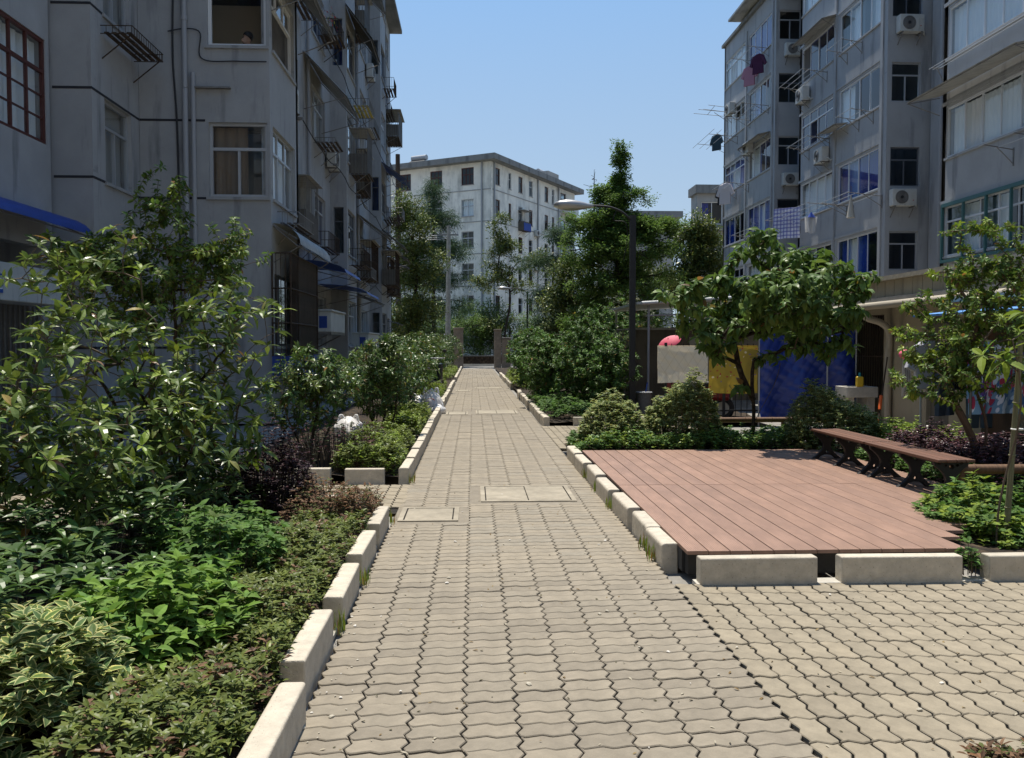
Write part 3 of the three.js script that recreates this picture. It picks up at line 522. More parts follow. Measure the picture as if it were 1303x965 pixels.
// the person at the open corner window
{
  const t = thing('person', 'dark haired person in dark shirt seated behind an open upper window, head bowed', 'person', [-4.52, 7.24, -17.78]);
  const N = 60, mc = new MarchingCubes(N, new THREE.MeshStandardMaterial(), false, false, 60000), S = 0.55;
  const joints = [[[0, -0.2, 0], [0, 0.18, 0], 0.17, 0.155], [[-0.17, 0.22, 0], [0.17, 0.22, 0], 0.075, 0.075], [[0, 0.2, 0], [0.02, 0.37, 0.02], 0.055, 0.05], [[0.03, 0.47, 0.03], [0.03, 0.55, 0.01], 0.078, 0.092], [[0.06, 0.42, 0.08], [0.05, 0.46, 0.05], 0.04, 0.05], [[-0.2, 0.2, 0], [-0.25, -0.08, 0.06], 0.052, 0.042], [[-0.25, -0.08, 0.06], [-0.05, -0.12, 0.24], 0.042, 0.032], [[0.2, 0.2, 0], [0.25, -0.08, 0.06], 0.052, 0.042], [[0.25, -0.08, 0.06], [0.05, -0.12, 0.24], 0.042, 0.032], [[0.07, 0.475, 0.115], [0.075, 0.45, 0.13], 0.012, 0.016]];
  const dist = (p) => { let m = 1e9; for (const [a, c, r0, r1] of joints) { const A = V(...a), B = V(...c), d = B.clone().sub(A), h = clamp(p.clone().sub(A).dot(d) / d.lengthSq(), 0, 1), v = p.distanceTo(A.addScaledVector(d, h)) - lerp(r0, r1, h), k = 0.035, hh = clamp(0.5 + 0.5 * (m - v) / k, 0, 1); m = m > 1e8 ? v : lerp(m, v, hh) - k * hh * (1 - hh); } return m; };
  for (let z = 0; z < N; z++) for (let y = 0; y < N; y++) for (let x = 0; x < N; x++) mc.field[x + y * N + z * N * N] = -dist(V((x / N * 2 - 1) * S, (y / N * 2 - 1) * S + 0.18, (z / N * 2 - 1) * S)) * 40;
  mc.isolation = 0; mc.update();
  const make = (n) => { const g = new THREE.BufferGeometry(); g.setAttribute('position', new THREE.BufferAttribute(mc.positionArray.slice(0, n * 3), 3)); g.setAttribute('normal', new THREE.BufferAttribute(mc.normalArray.slice(0, n * 3), 3)); return g.scale(S, S, S).translate(0, 0.18, 0); };
  const g = make(mc.count), col = new Float32Array(g.attributes.position.count * 3);
  for (let i = 0; i < g.attributes.position.count; i++) { const y = g.attributes.position.getY(i); const c = y > 0.3 ? [0.42, 0.26, 0.18] : [0.03, 0.03, 0.045]; col.set(c, i * 3); }
  g.setAttribute('color', new THREE.BufferAttribute(col, 3));
  part('body', g, mat([1, 1, 1], 0.8, { vertexColors: true }), t);
  part('hair', plain(new THREE.SphereGeometry(0.104, 20, 14, 0, Math.PI * 2, 0, Math.PI * 0.6)).rotateX(-0.6).translate(0.03, 0.548, 0.008), mat([0.012, 0.01, 0.009], 0.6), t);
  for (const s of [-1, 1]) { part('ear', plain(new THREE.SphereGeometry(0.018, 8, 8)).scale(0.5, 1, 0.8).translate(0.03 + s * 0.09, 0.5, 0.02), mat([0.42, 0.26, 0.18], 0.8), t); part('eye', plain(new THREE.SphereGeometry(0.008, 6, 6)).translate(0.06 + s * 0.03, 0.51, 0.102), MT.dark, t); }
  part('mouth', plain(new THREE.BoxGeometry(0.03, 0.006, 0.006)).translate(0.065, 0.425, 0.122), mat([0.3, 0.12, 0.1], 0.7), t);
  t.rotation.y = -1.35;
}

// ---------------------------------------------------------------- right-hand apartment block
const SR = 2.8, sillR = (k) => 1.3 + SR * k, HR = 1.42;
{
  const b = thing('apartment_building', 'pale grey six storey apartment block with strips of balcony windows beyond the sheds', 'building', [13.6, 0, -28.3]);
  const inv = new THREE.Matrix4().makeTranslation(-13.6, 0, 28.3), W = (yaw, x, z) => inv.clone().multiply(frameAt(yaw, x, 0, z));
  const R = rngOf(303), kinds = [[MT.glass], [MT.glassBlue, MT.glass, MT.glassBlue, MT.glassBlue], [MT.glassBlue], [MT.glass], [MT.glassDark, MT.glass]];
  const TOPS = { a: 17.6, b: 19.2, c: 19.2 };
  const face = (x, z0, z1, top, strips, sd) => {
    const fr = W(FACE_NX, x, 0), ops = [];
    for (let k = 0; k < 6; k++) for (const [a, c] of strips) if (sillR(k) + HR < top) ops.push([-a, -c, sillR(k), sillR(k) + HR, k].map((v, i) => i < 2 ? v : v));
    const o2 = ops.map(([a, c, d, e]) => [Math.min(a, c), Math.max(a, c), d, e]);
    wall(b, 'facade', fr, -z1, -z0, 0, top, o2, MT.wallRight, 0.2);
    o2.forEach(([a, c, y0, y1], i) => { const n = Math.round((c - a) / 0.88), tn = kinds[Math.floor(R() * kinds.length)]; glazing(b, fr, a, c, y0, y1, { cols: n, transom: i % 4 === 3 ? 0.36 : 0, transomCols: n, frame: MT.frameLight, bar: 0.05, depth: 0.06, tints: tn, open: R() < 0.4 ? [Math.floor(R() * n)] : [], curtain: R() < 0.88 ? (R() < 0.8 ? MT.curtain : MT.curtainBlue) : undefined, seed: i + sd, sillMat: MT.wallRight }); });
    // shallow pilasters between the strips and a drip band under each sill
    for (const [a, c] of strips) for (const z of [a]) part('pilaster', lbx(fr, -z + 0.02, -z + 0.2, 1.2, top - 0.5, 0.001, 0.05), MT.wallRight, b);
    for (let k = 0; k < 6; k++) if (sillR(k) < top) part('band', lbx(fr, -z1 + 0.01, -z0 - 0.25, sillR(k) - 1.30, sillR(k) - 1.2, 0.001, 0.028), MT.wallRight, b);
  };
  face(13.5, 10, 24.3, TOPS.c, [[19.95, 24.1], [15.2, 19.5], [10.5, 14.8]].map(([a, c]) => [a, c]), 100);
  face(13.8, 28.5, 36.0, TOPS.b, [[28.75, 32.1], [32.5, 35.8]], 200);
  face(13.6, 38.6, 46.3, TOPS.a, [[38.85, 42.2], [42.6, 46.1]], 300);
  const cheek = (x0, x1, z, top, sd, w0, w1) => {
    const fr = W(0, 0, z), ops = []; for (let k = 0; k < 6; k++) if (sillR(k) + HR < top) ops.push([w0, w1, sillR(k), sillR(k) + 1.3]);
    wall(b, 'end_wall', fr, x0, x1, 0, top, ops, MT.wallRight, 0.2);
    ops.forEach(([a, c, y0, y1], i) => glazing(b, fr, a, c, y0, y1, { cols: 2, transom: 0.34, frame: i % 2 ? MT.alu : MT.bronze, glass: MT.glassDark, seed: sd + i, sill: false }));
  };
  cheek(13.8, 15.3, -28.3, TOPS.b, 400, 13.95, 14.95); cheek(13.6, 15.1, -38.4, TOPS.a, 420, 13.75, 14.75);
  wall(b, 'recess_wall', W(FACE_NX, 15.2, 0), -28.1, -23.0, 0, TOPS.b, [], MT.wallRight, 0.2);
  wall(b, 'recess_wall', W(FACE_NX, 15.2, 0), -38.2, -34.0, 0, TOPS.a, [], MT.wallRight, 0.2);
  wall(b, 'end_wall', W(Math.PI, 0, -24.3), -24, -13.5, 0, TOPS.c, [], MT.wallRight, 0.19);
  wall(b, 'end_wall', W(Math.PI, 0, -36.0), -24, -13.8, 0, TOPS.b, [], MT.wallRight, 0.19);
  wall(b, 'end_wall', W(Math.PI, 0, -46.3), -24, -13.6, 0, TOPS.a, [], MT.wallRight, 0.19);
  part('core', M([bx(14.9, 24, 0, 19.1, -24.0, -10), bx(15.45, 24, 0, 19.1, -36, -24.01), bx(15.0, 24, 0, 17.5, -46, -36.01)]).applyMatrix4(inv), MT.inner, b);
  part('roof', M([bx(13.3, 24, 19.2, 19.4, -24.4, -9.9), bx(13.6, 24, 19.21, 19.41, -36.1, -24.41), bx(13.45, 24, 17.6, 17.75, -46.4, -36.11)]).applyMatrix4(inv), MT.slab, b);
  part('roof_canopy', bx(12.9, 15.5, 17.9, 18.0, -43.4, -38.2).applyMatrix4(inv), MT.greySheet, b);
  pipeV(b, 15.05 - 13.6, -27.2 + 28.3, 0, 19, 0.07); pipeV(b, 15.05 - 13.6, -26.6 + 28.3, 0, 19, 0.05); pipeV(b, 14.98 - 13.6, -25.4 + 28.3, 0, 14, 0.06);
  // green framed window low on the near face
  const fg = W(FACE_NX, 13.5, 0);
  const gw = part('window', M([bx(-24.15, -19.9, 3.92, 4.0, 0.02, 0.09), bx(-24.15, -19.9, 5.5, 5.6, 0.02, 0.09), ...[-24.15, -23.1, -22.05, -21, -19.97].map((x) => bx(x, x + 0.05, 4.0, 5.5, 0.02, 0.09))]).applyMatrix4(fg), MT.greenFrame, b);
}
const fR3 = frameAt(FACE_NX, 13.5, 0, 0), fR2 = frameAt(FACE_NX, 13.8, 0, 0), fR1 = frameAt(FACE_NX, 13.6, 0, 0), fE2 = frameAt(0, 0, 0, -28.3), fE1 = frameAt(0, 0, 0, -38.4);
airConditioner(fE2, 14.45, 11.9, 'white air conditioner high on the end wall by the drain pipes', { mark: true });
airConditioner(fE2, 14.3, 6.2, 'white air conditioner with a red mark on the end wall, under a dark window', { mark: true });
airConditioner(fE1, 14.35, 14.5, 'white air conditioner under the roof canopy, beside hanging purple clothes');
airConditioner(fE1, 14.3, 8.75, 'white air conditioner with a dark fan, low on the far end wall');
airConditioner(fR1, -44.6, 13.6, 'white air conditioner in a cage at the far corner of the block');
airConditioner(fR2, -33.2, 8.7, 'air conditioner on a bracket under blue tinted balcony windows');
awning(fR3, -22.0, 8.75, 5.0, 1.0, 0.2, MT.greySheet, 'long grey metal awning over white balcony windows', {});
awning(fR2, -32.0, 9.75, 1.7, 0.55, 0.06, MT.greySheet, 'small flat grey canopy below the blue tinted windows', { flat: true });
dryingRack(fR2, -34.4, 12.2, 2.4, 1.0, 'folded zigzag clothes rack under upper balcony windows', { rods: 4 });
dryingRack(fR2, -30.8, 12.3, 1.2, 0.75, 'short clothes rack arm under the top visible windows', { rods: 2 });
dryingRack(fR2, -29.8, 9.6, 1.1, 0.8, 'clothes rack with crossing arms near the building corner', { rods: 2 });
dryingRack(fR1, -40.6, 12.6, 2.6, 1.3, 'clothes rack with rods under blue windows of the far bay', { rods: 4 });
dryingRack(fR1, -45.0, 12.3, 2.2, 1.5, 'long clothes rack reaching out over the corner of the far bay', { rods: 4, over: 1.0 });
dryingRack(fR1, -43.0, 9.5, 2.0, 1.2, 'clothes rack low on the far bay with faded cloths', { rods: 3 });
dryingRack(fR1, -40.2, 15.2, 1.8, 1.2, 'clothes rack under the roof canopy', { rods: 3 });
dryingRack(fR2, -33.5, 6.7, 4.5, 1.5, 'wide clothes rack on the lower balcony above the tree', { rods: 4 });
dryingRack(fR2, -29.6, 6.6, 2.2, 1.2, 'pale clothes rack on the balcony above the plaid sheet', { rods: 4 });
dryingRack(fR3, -22.2, 9.5, 4.2, 0.35, 'long triple rail on folded brackets under white windows', { rods: 3, up: 0.02 });
dryingRack(fR3, -20.4, 6.45, 1.2, 0.8, 'short clothes bracket below the long awning', { rods: 2 });

airConditioner(fR1, -41.6, 10.9, 'air conditioner under the windows in the middle of the far bay');
airConditioner(fR2, -35.2, 11.6, 'air conditioner at the far edge of the middle bay, below the zigzag rack');
airConditioner(fR3, -20.2, 3.05, 'air conditioner below the green framed window');
awning(fR1, -40.5, 11.35, 3.2, 0.6, 0.14, MT.greySheet, 'thin grey awning over third floor windows of the far bay');
awning(fR2, -33.9, 14.1, 3.2, 0.6, 0.16, MT.greySheet, 'thin grey awning high on the middle bay');
dryingRack(fR2, -33.9, 9.55, 2.0, 0.9, 'clothes rack beside the bracketed air conditioner', { rods: 3 });
dryingRack(fR2, -30.2, 15.1, 2.4, 0.9, 'clothes rack near the top of the middle bay', { rods: 3 });
dryingRack(fR1, -40.3, 6.8, 2.2, 1.0, 'clothes rack below the second end wall air conditioner', { rods: 3 });
// ---------------------------------------------------------------- unseen block added behind the viewer to shut off the sky on that side
{
  const b = thing('apartment_building', 'unseen grey apartment block added behind the viewpoint to cut skylight', 'building', [3, 0, 7.5]), fr = frameAt(Math.PI, 0, 0, 0), ops = [];
  for (let k = 0; k < 6; k++) for (let x = -14; x <= 14; x += 4) ops.push([x - 0.9, x + 0.9, 1.2 + k * 2.9, 2.7 + k * 2.9]);
  wall(b, 'wall', fr, -16.5, 16.5, 0, 20.5, ops, MT.wallLeft, 0.25); ops.forEach(([a, c, y0, y1], i) => glazing(b, fr, a, c, y0, y1, { cols: 2, seed: i, curtain: i % 2 ? MT.curtain : undefined }));
  part('core', bx(-16.4, 16.4, 0, 20.4, 1.3, 10), MT.inner, b); part('roof', bx(-17, 17, 20.5, 20.7, -0.6, 10.2), MT.slab, b);
}
// ---------------------------------------------------------------- buildings beyond the gate
{
  const C = onZ(625, 440, -76), TOP = 17.8;
  const b = thing('apartment_building', 'weathered white five storey block with stained walls beyond the gate', 'building', [C.x, 0, C.z]);
  // side face looks right and towards the camera, front face left and towards the camera
  const dS = V(Math.sin(30 * Math.PI / 180), 0, -Math.cos(30 * Math.PI / 180)), dF = V(-Math.cos(30 * Math.PI / 180), 0, -Math.sin(30 * Math.PI / 180));
  const frF = new THREE.Matrix4().makeBasis(dF.clone().negate(), UPV, V(-Math.sin(Math.PI / 6), 0, Math.cos(Math.PI / 6)));   // local x < 0 goes left along the front face
  const frS = new THREE.Matrix4().makeBasis(dS, UPV, V(Math.cos(Math.PI / 6), 0, Math.sin(Math.PI / 6)));
  const lev = [16.7, 13.9, 11.05, 8.2, 5.35, 2.5], opsF = [], opsS = [];
  for (const y of lev) { for (const x of [-2.4, -5.7, -9.1, -12.5, -16]) opsF.push([x - 0.64, x + 0.64, y - 0.78, y + 0.74]); for (const [x, w] of [[1.25, 0.42], [3.6, 0.26], [5.75, 0.42], [7.95, 0.4], [11.5, 0.42], [13.1, 0.28], [15.6, 0.7]]) opsS.push([x - w, x + w, y - 0.8, y + 0.7]); }
  wall(b, 'front_wall', frF, -22, 0, 0, TOP, opsF, MT.wallFar, 0.25);
  wall(b, 'side_wall', frS, 0.26, 18.6, 0, TOP, opsS, MT.wallFar, 0.25);
  const R = rngOf(9);
  opsF.forEach(([a, c, y0, y1], i) => { const red = i < 5; glazing(b, frF, a, c, y0, y1, { cols: red ? 3 : 2, transom: 0.5, transomCols: red ? 3 : 2, frame: red ? MT.redFrame : MT.alu, glass: red ? MT.glassDark : MT.glass, curtain: R() < 0.4 ? MT.curtain : undefined, sillMat: MT.wallFarGrey, seed: i, bar: 0.07 }); });
  opsS.forEach(([a, c, y0, y1], i) => glazing(b, frS, a, c, y0, y1, { cols: c - a < 1 ? 1 : 2, transom: 0.5, transomCols: 1, frame: R() < 0.5 ? MT.redFrame : MT.alu, glass: MT.glassDark, sillMat: MT.wallFarGrey, seed: i + 40, bar: 0.07 }));
  part('core', bx(-21.5, -1.5, 0, TOP - 0.05, -18.4, -1.3).applyMatrix4(frF), MT.inner, b);
  part('roof', M([bx(-22.8, 0.8, TOP, TOP + 0.5, -19.3, 0.8).applyMatrix4(frF), bx(-22.3, 0.3, TOP + 0.51, TOP + 0.62, -18.8, 0.3).applyMatrix4(frF)]), MT.slab, b);
  part('roof_block', bx(11.5, 14, TOP + 0.64, TOP + 1.2, -4, 0.2).applyMatrix4(frS), MT.wallFarGrey, b);
  for (const x of [0.5, 9.4, 14.3]) part('drain_pipe', rod(V(x, 0.2, 0.09), V(x, TOP, 0.09), 0.08).applyMatrix4(frS), MT.pipe, b);
  part('drain_pipe', rod(V(-0.9, 0.2, 0.09), V(-0.9, TOP, 0.09), 0.08).applyMatrix4(frF), MT.pipe, b);
  for (const y of lev) part('band', M([bx(-21.9, -0.01, y - 1.35, y - 1.27, 0.001, 0.03).applyMatrix4(frF), bx(0.27, 18.5, y - 1.35, y - 1.27, 0.001, 0.03).applyMatrix4(frS)]), MT.wallFarGrey, b);
  part('balcony', M([bx(14.9, 17.6, 9.8, 10.6, 0.002, 0.9).applyMatrix4(frS), bx(14.9, 17.6, 15.3, 16.0, 0.002, 0.9).applyMatrix4(frS)]), MT.wallFar, b);
  const world = (f) => new THREE.Matrix4().makeTranslation(C.x, 0, C.z).multiply(f);
  airConditioner(world(frS), 9.0, 12.2, 'air conditioner on the stained white block, upper storey');
  airConditioner(world(frS), 9.0, 8.9, 'air conditioner on the stained white block, below another');
  const cg = planter(world(frS), 6.0, 12.3, 1.5, 0.6, 'caged window with blue lower panel on the white block', { h: 1.9 }); part('panel', bx(-0.75, 0.75, 0, 0.75, 0.61, 0.63), MT.blueSheet, cg);
  const heater = (f, x, z, label) => { const t = hung('water_heater', label, 'water heater', world(f), x, TOP + 0.62, z); part('tank', rod(V(-0.8, 0.75, 0), V(0.8, 0.75, 0), 0.26, 0.26, 16), MT.pipe, t); part('collector', bx(-0.85, 0.85, 0.02, 0.05, 0, 1).rotateX(0.5).translate(0, 0.55, 0.02), MT.dark, t); for (const s of [-0.7, 0.7]) part('leg', rod(V(s, 0.0, 0), V(s, 0.55, 0), 0.03), MT.steel, t); };
  heater(frF, -8.5, -1.5, 'solar water heater drum on the white roof, by the power pole'); heater(frS, 12.8, -1.2, 'solar water heater on the far end of the white roof');
}
{
  const b = thing('apartment_building', 'grey concrete building with a flat overhanging roof beyond the conical tree', 'building', [17.6, 0, -86]);
  const fr = new THREE.Matrix4(), ops = []; for (let k = 0; k < 5; k++) for (const x of [-2, 0.6]) ops.push([x - 0.7, x + 0.7, 1.4 + k * 2.95, 2.9 + k * 2.95]);
  wall(b, 'wall', fr, -3.3, 2.6, 0, 14.4, ops, MT.wallFarGrey, 0.25); ops.forEach(([a, c, y0, y1], i) => glazing(b, fr, a, c, y0, y1, { cols: 2, frame: MT.alu, glass: MT.glassDark, seed: i, bar: 0.07 }));
  part('core', bx(-3.2, 2.3, 0, 14.3, -14, -1.2), MT.inner, b); part('side_wall', bx(2.35, 2.6, 0, 14.4, -14, -0.26), MT.wallFarGrey, b);
  part('roof', M([bx(-3.9, 3.4, 14.4, 15.0, -14.5, 0.7), bx(2.61, 5.0, 12.8, 13.5, -10, -1)]), MT.slab, b);
}
{
  const b = thing('apartment_building', 'concrete top of a building with one blue window peeping past the balcony block', 'building', [17.6, 0, -62]);
  const ops = [[-1.0, 0.55, 10.4, 12.0]];
  wall(b, 'wall', new THREE.Matrix4(), -1.3, 5, 0, 12.6, ops, MT.wallFarGrey, 0.25); glazing(b, new THREE.Matrix4(), -1.0, 0.55, 10.4, 12.0, { cols: 2, frame: MT.white, tints: [MT.glassBlue, MT.glassDark], curtain: MT.curtainBlue });
  part('core', bx(-1.2, 5, 0, 12.5, -1.8, -1), MT.inner, b); part('side_wall', bx(-1.3, -1.06, 0, 12.6, -1.8, -0.26), MT.wallFarGrey, b);
  part('roof', bx(-1.5, 5, 12.6, 13.2, -1.9, 0.3), MT.slab, b); part('ledge', bx(-1.5, 5, 9.9, 10.15, 0.002, 0.4), MT.slab, b);
}

// ---------------------------------------------------------------- plants
function leafGeo(L, Wd, o = {}) {                                // blade along +y, upper side +z, folded on the midrib
  const { n = 4, fold = 0.25, droop = 0.25, peak = 0.45, tipPow = 1, colors } = o, rows = [], pos = [], nor = [], col = [];
  for (let i = 0; i <= n; i++) {
    const t = i / n, w = Wd / 2 * Math.pow(Math.sin(Math.PI * Math.pow(clamp(t, 0, 1), Math.log(0.5) / Math.log(peak))), tipPow), a = droop * t;
    const y = L * (t - droop * droop * t * t * t * 0.3), z = -L * droop * t * t;
    rows.push((colors ? [-1, -0.6, 0, 0.6, 1] : [-1, 0, 1]).map((f) => V(w * f, y, z + w * Math.abs(f) * fold)));
  }
  const C = rows[0].length - 1, ci = (k) => (k === 0 || k === C ? 0 : 1);
  const tri = (a, b, c, ks) => { for (const p of [a, b, c]) pos.push(p.x, p.y, p.z); if (colors) for (const k of ks) col.push(...colors[ci(k)]); };
  for (let i = 0; i < n; i++) for (let s = 0; s < C; s++) {
    const a = rows[i][s], b = rows[i][s + 1], c = rows[i + 1][s], d = rows[i + 1][s + 1];
    if (i > 0) tri(a, b, d, [s, s + 1, s + 1]); if (i < n - 1 || i === 0) tri(a, d, c, [s, s + 1, s]); else if (n === 1) tri(a, d, c, [s, s + 1, s]);
  }
  const g = new THREE.BufferGeometry(); g.setAttribute('position', new THREE.Float32BufferAttribute(pos, 3)); if (colors) g.setAttribute('color', new THREE.Float32BufferAttribute(col, 3));
  g.computeVertexNormals(); return g;
}
const leafMat = (o = {}) => new THREE.MeshPhysicalMaterial({ color: RGB(1, 1, 1), roughness: 0.95, specularIntensity: o.spec ?? 0.3, transmission: o.through ?? 0.32, thickness: 0, clearcoat: o.coat ?? 0.28, clearcoatRoughness: o.coatRough ?? 0.34, side: THREE.DoubleSide, vertexColors: !!o.vc });
const LM = { waxy: leafMat({ coat: 0.42, coatRough: 0.3, through: 0.28 }), soft: leafMat({ coat: 0.12, coatRough: 0.5, through: 0.38 }), mid: leafMat({}), variegated: leafMat({ vc: true, coat: 0.25, through: 0.36 }), matte: leafMat({ coat: 0.1, coatRough: 0.6, through: 0.25 }) };
const _x = V(), _y = V(), _z = V();
function leafMatrix(p, dir, upish, s, roll = 0) {
  _y.copy(dir).normalize(); _z.copy(upish).addScaledVector(_y, -upish.dot(_y)); if (_z.lengthSq() < 1e-5) _z.set(1, 0, 0).addScaledVector(_y, -_y.x); _z.normalize();
  if (roll) _z.applyAxisAngle(_y, roll);
  _x.crossVectors(_y, _z); return new THREE.Matrix4().makeBasis(_x.clone().multiplyScalar(s), _y.clone().multiplyScalar(s), _z.clone().multiplyScalar(s)).setPosition(p);
}
const tone = (R, pal) => { const c = pal[Math.floor(R() * pal.length)], k = (0.75 + R() * 0.5) * (c[1] > 0.5 ? 1.05 : c[1] > 0.055 ? 1.28 : 1.0), h = (R() - 0.5) * 0.16; return RGB(c[0] * k * (1 + h), c[1] * k, c[2] * k * (1 - h)); };
const PAL = {
  osmanthus: [[0.06, 0.095, 0.02], [0.05, 0.085, 0.018], [0.08, 0.12, 0.022], [0.12, 0.16, 0.028]],
  myrtle: [[0.07, 0.125, 0.02], [0.09, 0.15, 0.025], [0.055, 0.10, 0.018], [0.12, 0.15, 0.03]],
  hydrangea: [[0.115, 0.20, 0.028], [0.135, 0.23, 0.032], [0.09, 0.165, 0.026]],
  azalea: [[0.09, 0.115, 0.02], [0.07, 0.095, 0.018], [0.12, 0.145, 0.026], [0.10, 0.125, 0.02]],
  dry: [[0.13, 0.07, 0.035], [0.10, 0.055, 0.03], [0.07, 0.085, 0.025], [0.16, 0.09, 0.05]],
  purple: [[0.035, 0.014, 0.022], [0.05, 0.018, 0.024], [0.028, 0.012, 0.018]],
  rose: [[0.10, 0.035, 0.045], [0.14, 0.06, 0.065], [0.07, 0.028, 0.035], [0.09, 0.05, 0.04]],
  cover: [[0.07, 0.14, 0.022], [0.055, 0.115, 0.02], [0.09, 0.165, 0.03]],
  bright: [[0.15, 0.21, 0.022], [0.18, 0.24, 0.028], [0.12, 0.175, 0.022]],
  hedge: [[0.04, 0.08, 0.018], [0.05, 0.095, 0.02], [0.065, 0.115, 0.022]],
  mulberry: [[0.075, 0.13, 0.022], [0.09, 0.155, 0.028], [0.065, 0.115, 0.02], [0.11, 0.165, 0.03]],
  magnolia: [[0.075, 0.11, 0.024], [0.065, 0.10, 0.022], [0.12, 0.135, 0.026], [0.10, 0.125, 0.026]],
  cedar: [[0.045, 0.08, 0.034], [0.052, 0.09, 0.038], [0.04, 0.072, 0.03]],
  ginkgo: [[0.10, 0.17, 0.03], [0.12, 0.19, 0.034], [0.085, 0.145, 0.026]],
  vari: [[1.0, 1.0, 0.85], [1.05, 1.05, 0.9], [0.85, 0.95, 0.75], [1.2, 1.15, 0.7]],
  spent: [[0.22, 0.17, 0.03], [0.2, 0.11, 0.03], [0.15, 0.09, 0.04]],
  grey: [[0.07, 0.085, 0.045], [0.09, 0.105, 0.06], [0.06, 0.075, 0.035]],
};
const variLeaf = [[0.80, 0.74, 0.40], [0.11, 0.17, 0.06]];
const LG = {
  lance: [0, 1, 2].map((k) => leafGeo(0.125, 0.040, { droop: 0.22 + k * 0.16, fold: 0.3, n: 5 })),
  small: [0, 1].map((k) => leafGeo(0.05, 0.026, { droop: 0.2 + k * 0.2, n: 3 })),
  ovate: [0, 1, 2].map((k) => leafGeo(0.115, 0.060, { droop: 0.2 + 0.2 * k, peak: 0.36, n: 5, fold: 0.3 })),
  azalea: [0, 1].map((k) => leafGeo(0.044, 0.017, { droop: 0.2 + 0.2 * k, n: 3 })),
  vari: [0, 1].map((k) => leafGeo(0.07, 0.032, { droop: 0.15 + 0.25 * k, n: 4, colors: variLeaf })),
  mulberry: [0, 1, 2].map((k) => leafGeo(0.20, 0.105, { droop: 0.35 + 0.2 * k, peak: 0.36, n: 5, fold: 0.22 })),
  round: [0, 1].map((k) => leafGeo(0.034, 0.022, { droop: 0.2 + 0.2 * k, n: 3 })),
  mag: [0, 1].map((k) => leafGeo(0.17, 0.075, { droop: 0.15 + 0.2 * k, n: 3, peak: 0.55 })),
};
function clusterGeo(leaf, n, rad, seed, o = {}) {                // a spray of leaves, used as one piece in crowns seen from afar
  const R = rngOf(seed), list = [];
  for (let i = 0; i < n; i++) {
    const a = R() * 6.283, e = (R() - 0.3) * 1.5, d = V(Math.cos(a) * Math.cos(e), Math.sin(e) + (o.sag ?? 0), Math.sin(a) * Math.cos(e)).normalize(), p = d.clone().multiplyScalar(rad * Math.sqrt(R()));
    list.push(plain(leaf[i % leaf.length].clone()).applyMatrix4(leafMatrix(p, d.clone().lerp(V(0, o.sag ?? 0, 0), 0.3), UPV, 0.75 + R() * 0.5, (R() - 0.5) * 1.2)));
  }
  return mergeGeometries(list);
}
function foliage(parent, name, geos, m, list) {
  geos.forEach((g, k) => {
    const l = list.filter((_, i) => i % geos.length === k); if (!l.length) return;
    const im = new THREE.InstancedMesh(g, m, l.length); l.forEach((e, i) => { im.setMatrixAt(i, e.m); im.setColorAt(i, e.c); });
    im.name = name; im.userData.kind = 'stuff'; im.castShadow = im.receiveShadow = true; parent.add(im);
  });
}
const leafMatCache = new Map();
function tinted(base, c) { const q = (v) => Math.round(Math.pow(v, 0.5) * 14) / 14, key = base.uuid + [c.r, c.g, c.b].map(q).join(); if (!leafMatCache.has(key)) { const m = base.clone(); m.color.setRGB(...[c.r, c.g, c.b].map((v) => q(v) ** 2)); leafMatCache.set(key, m); } return leafMatCache.get(key); }
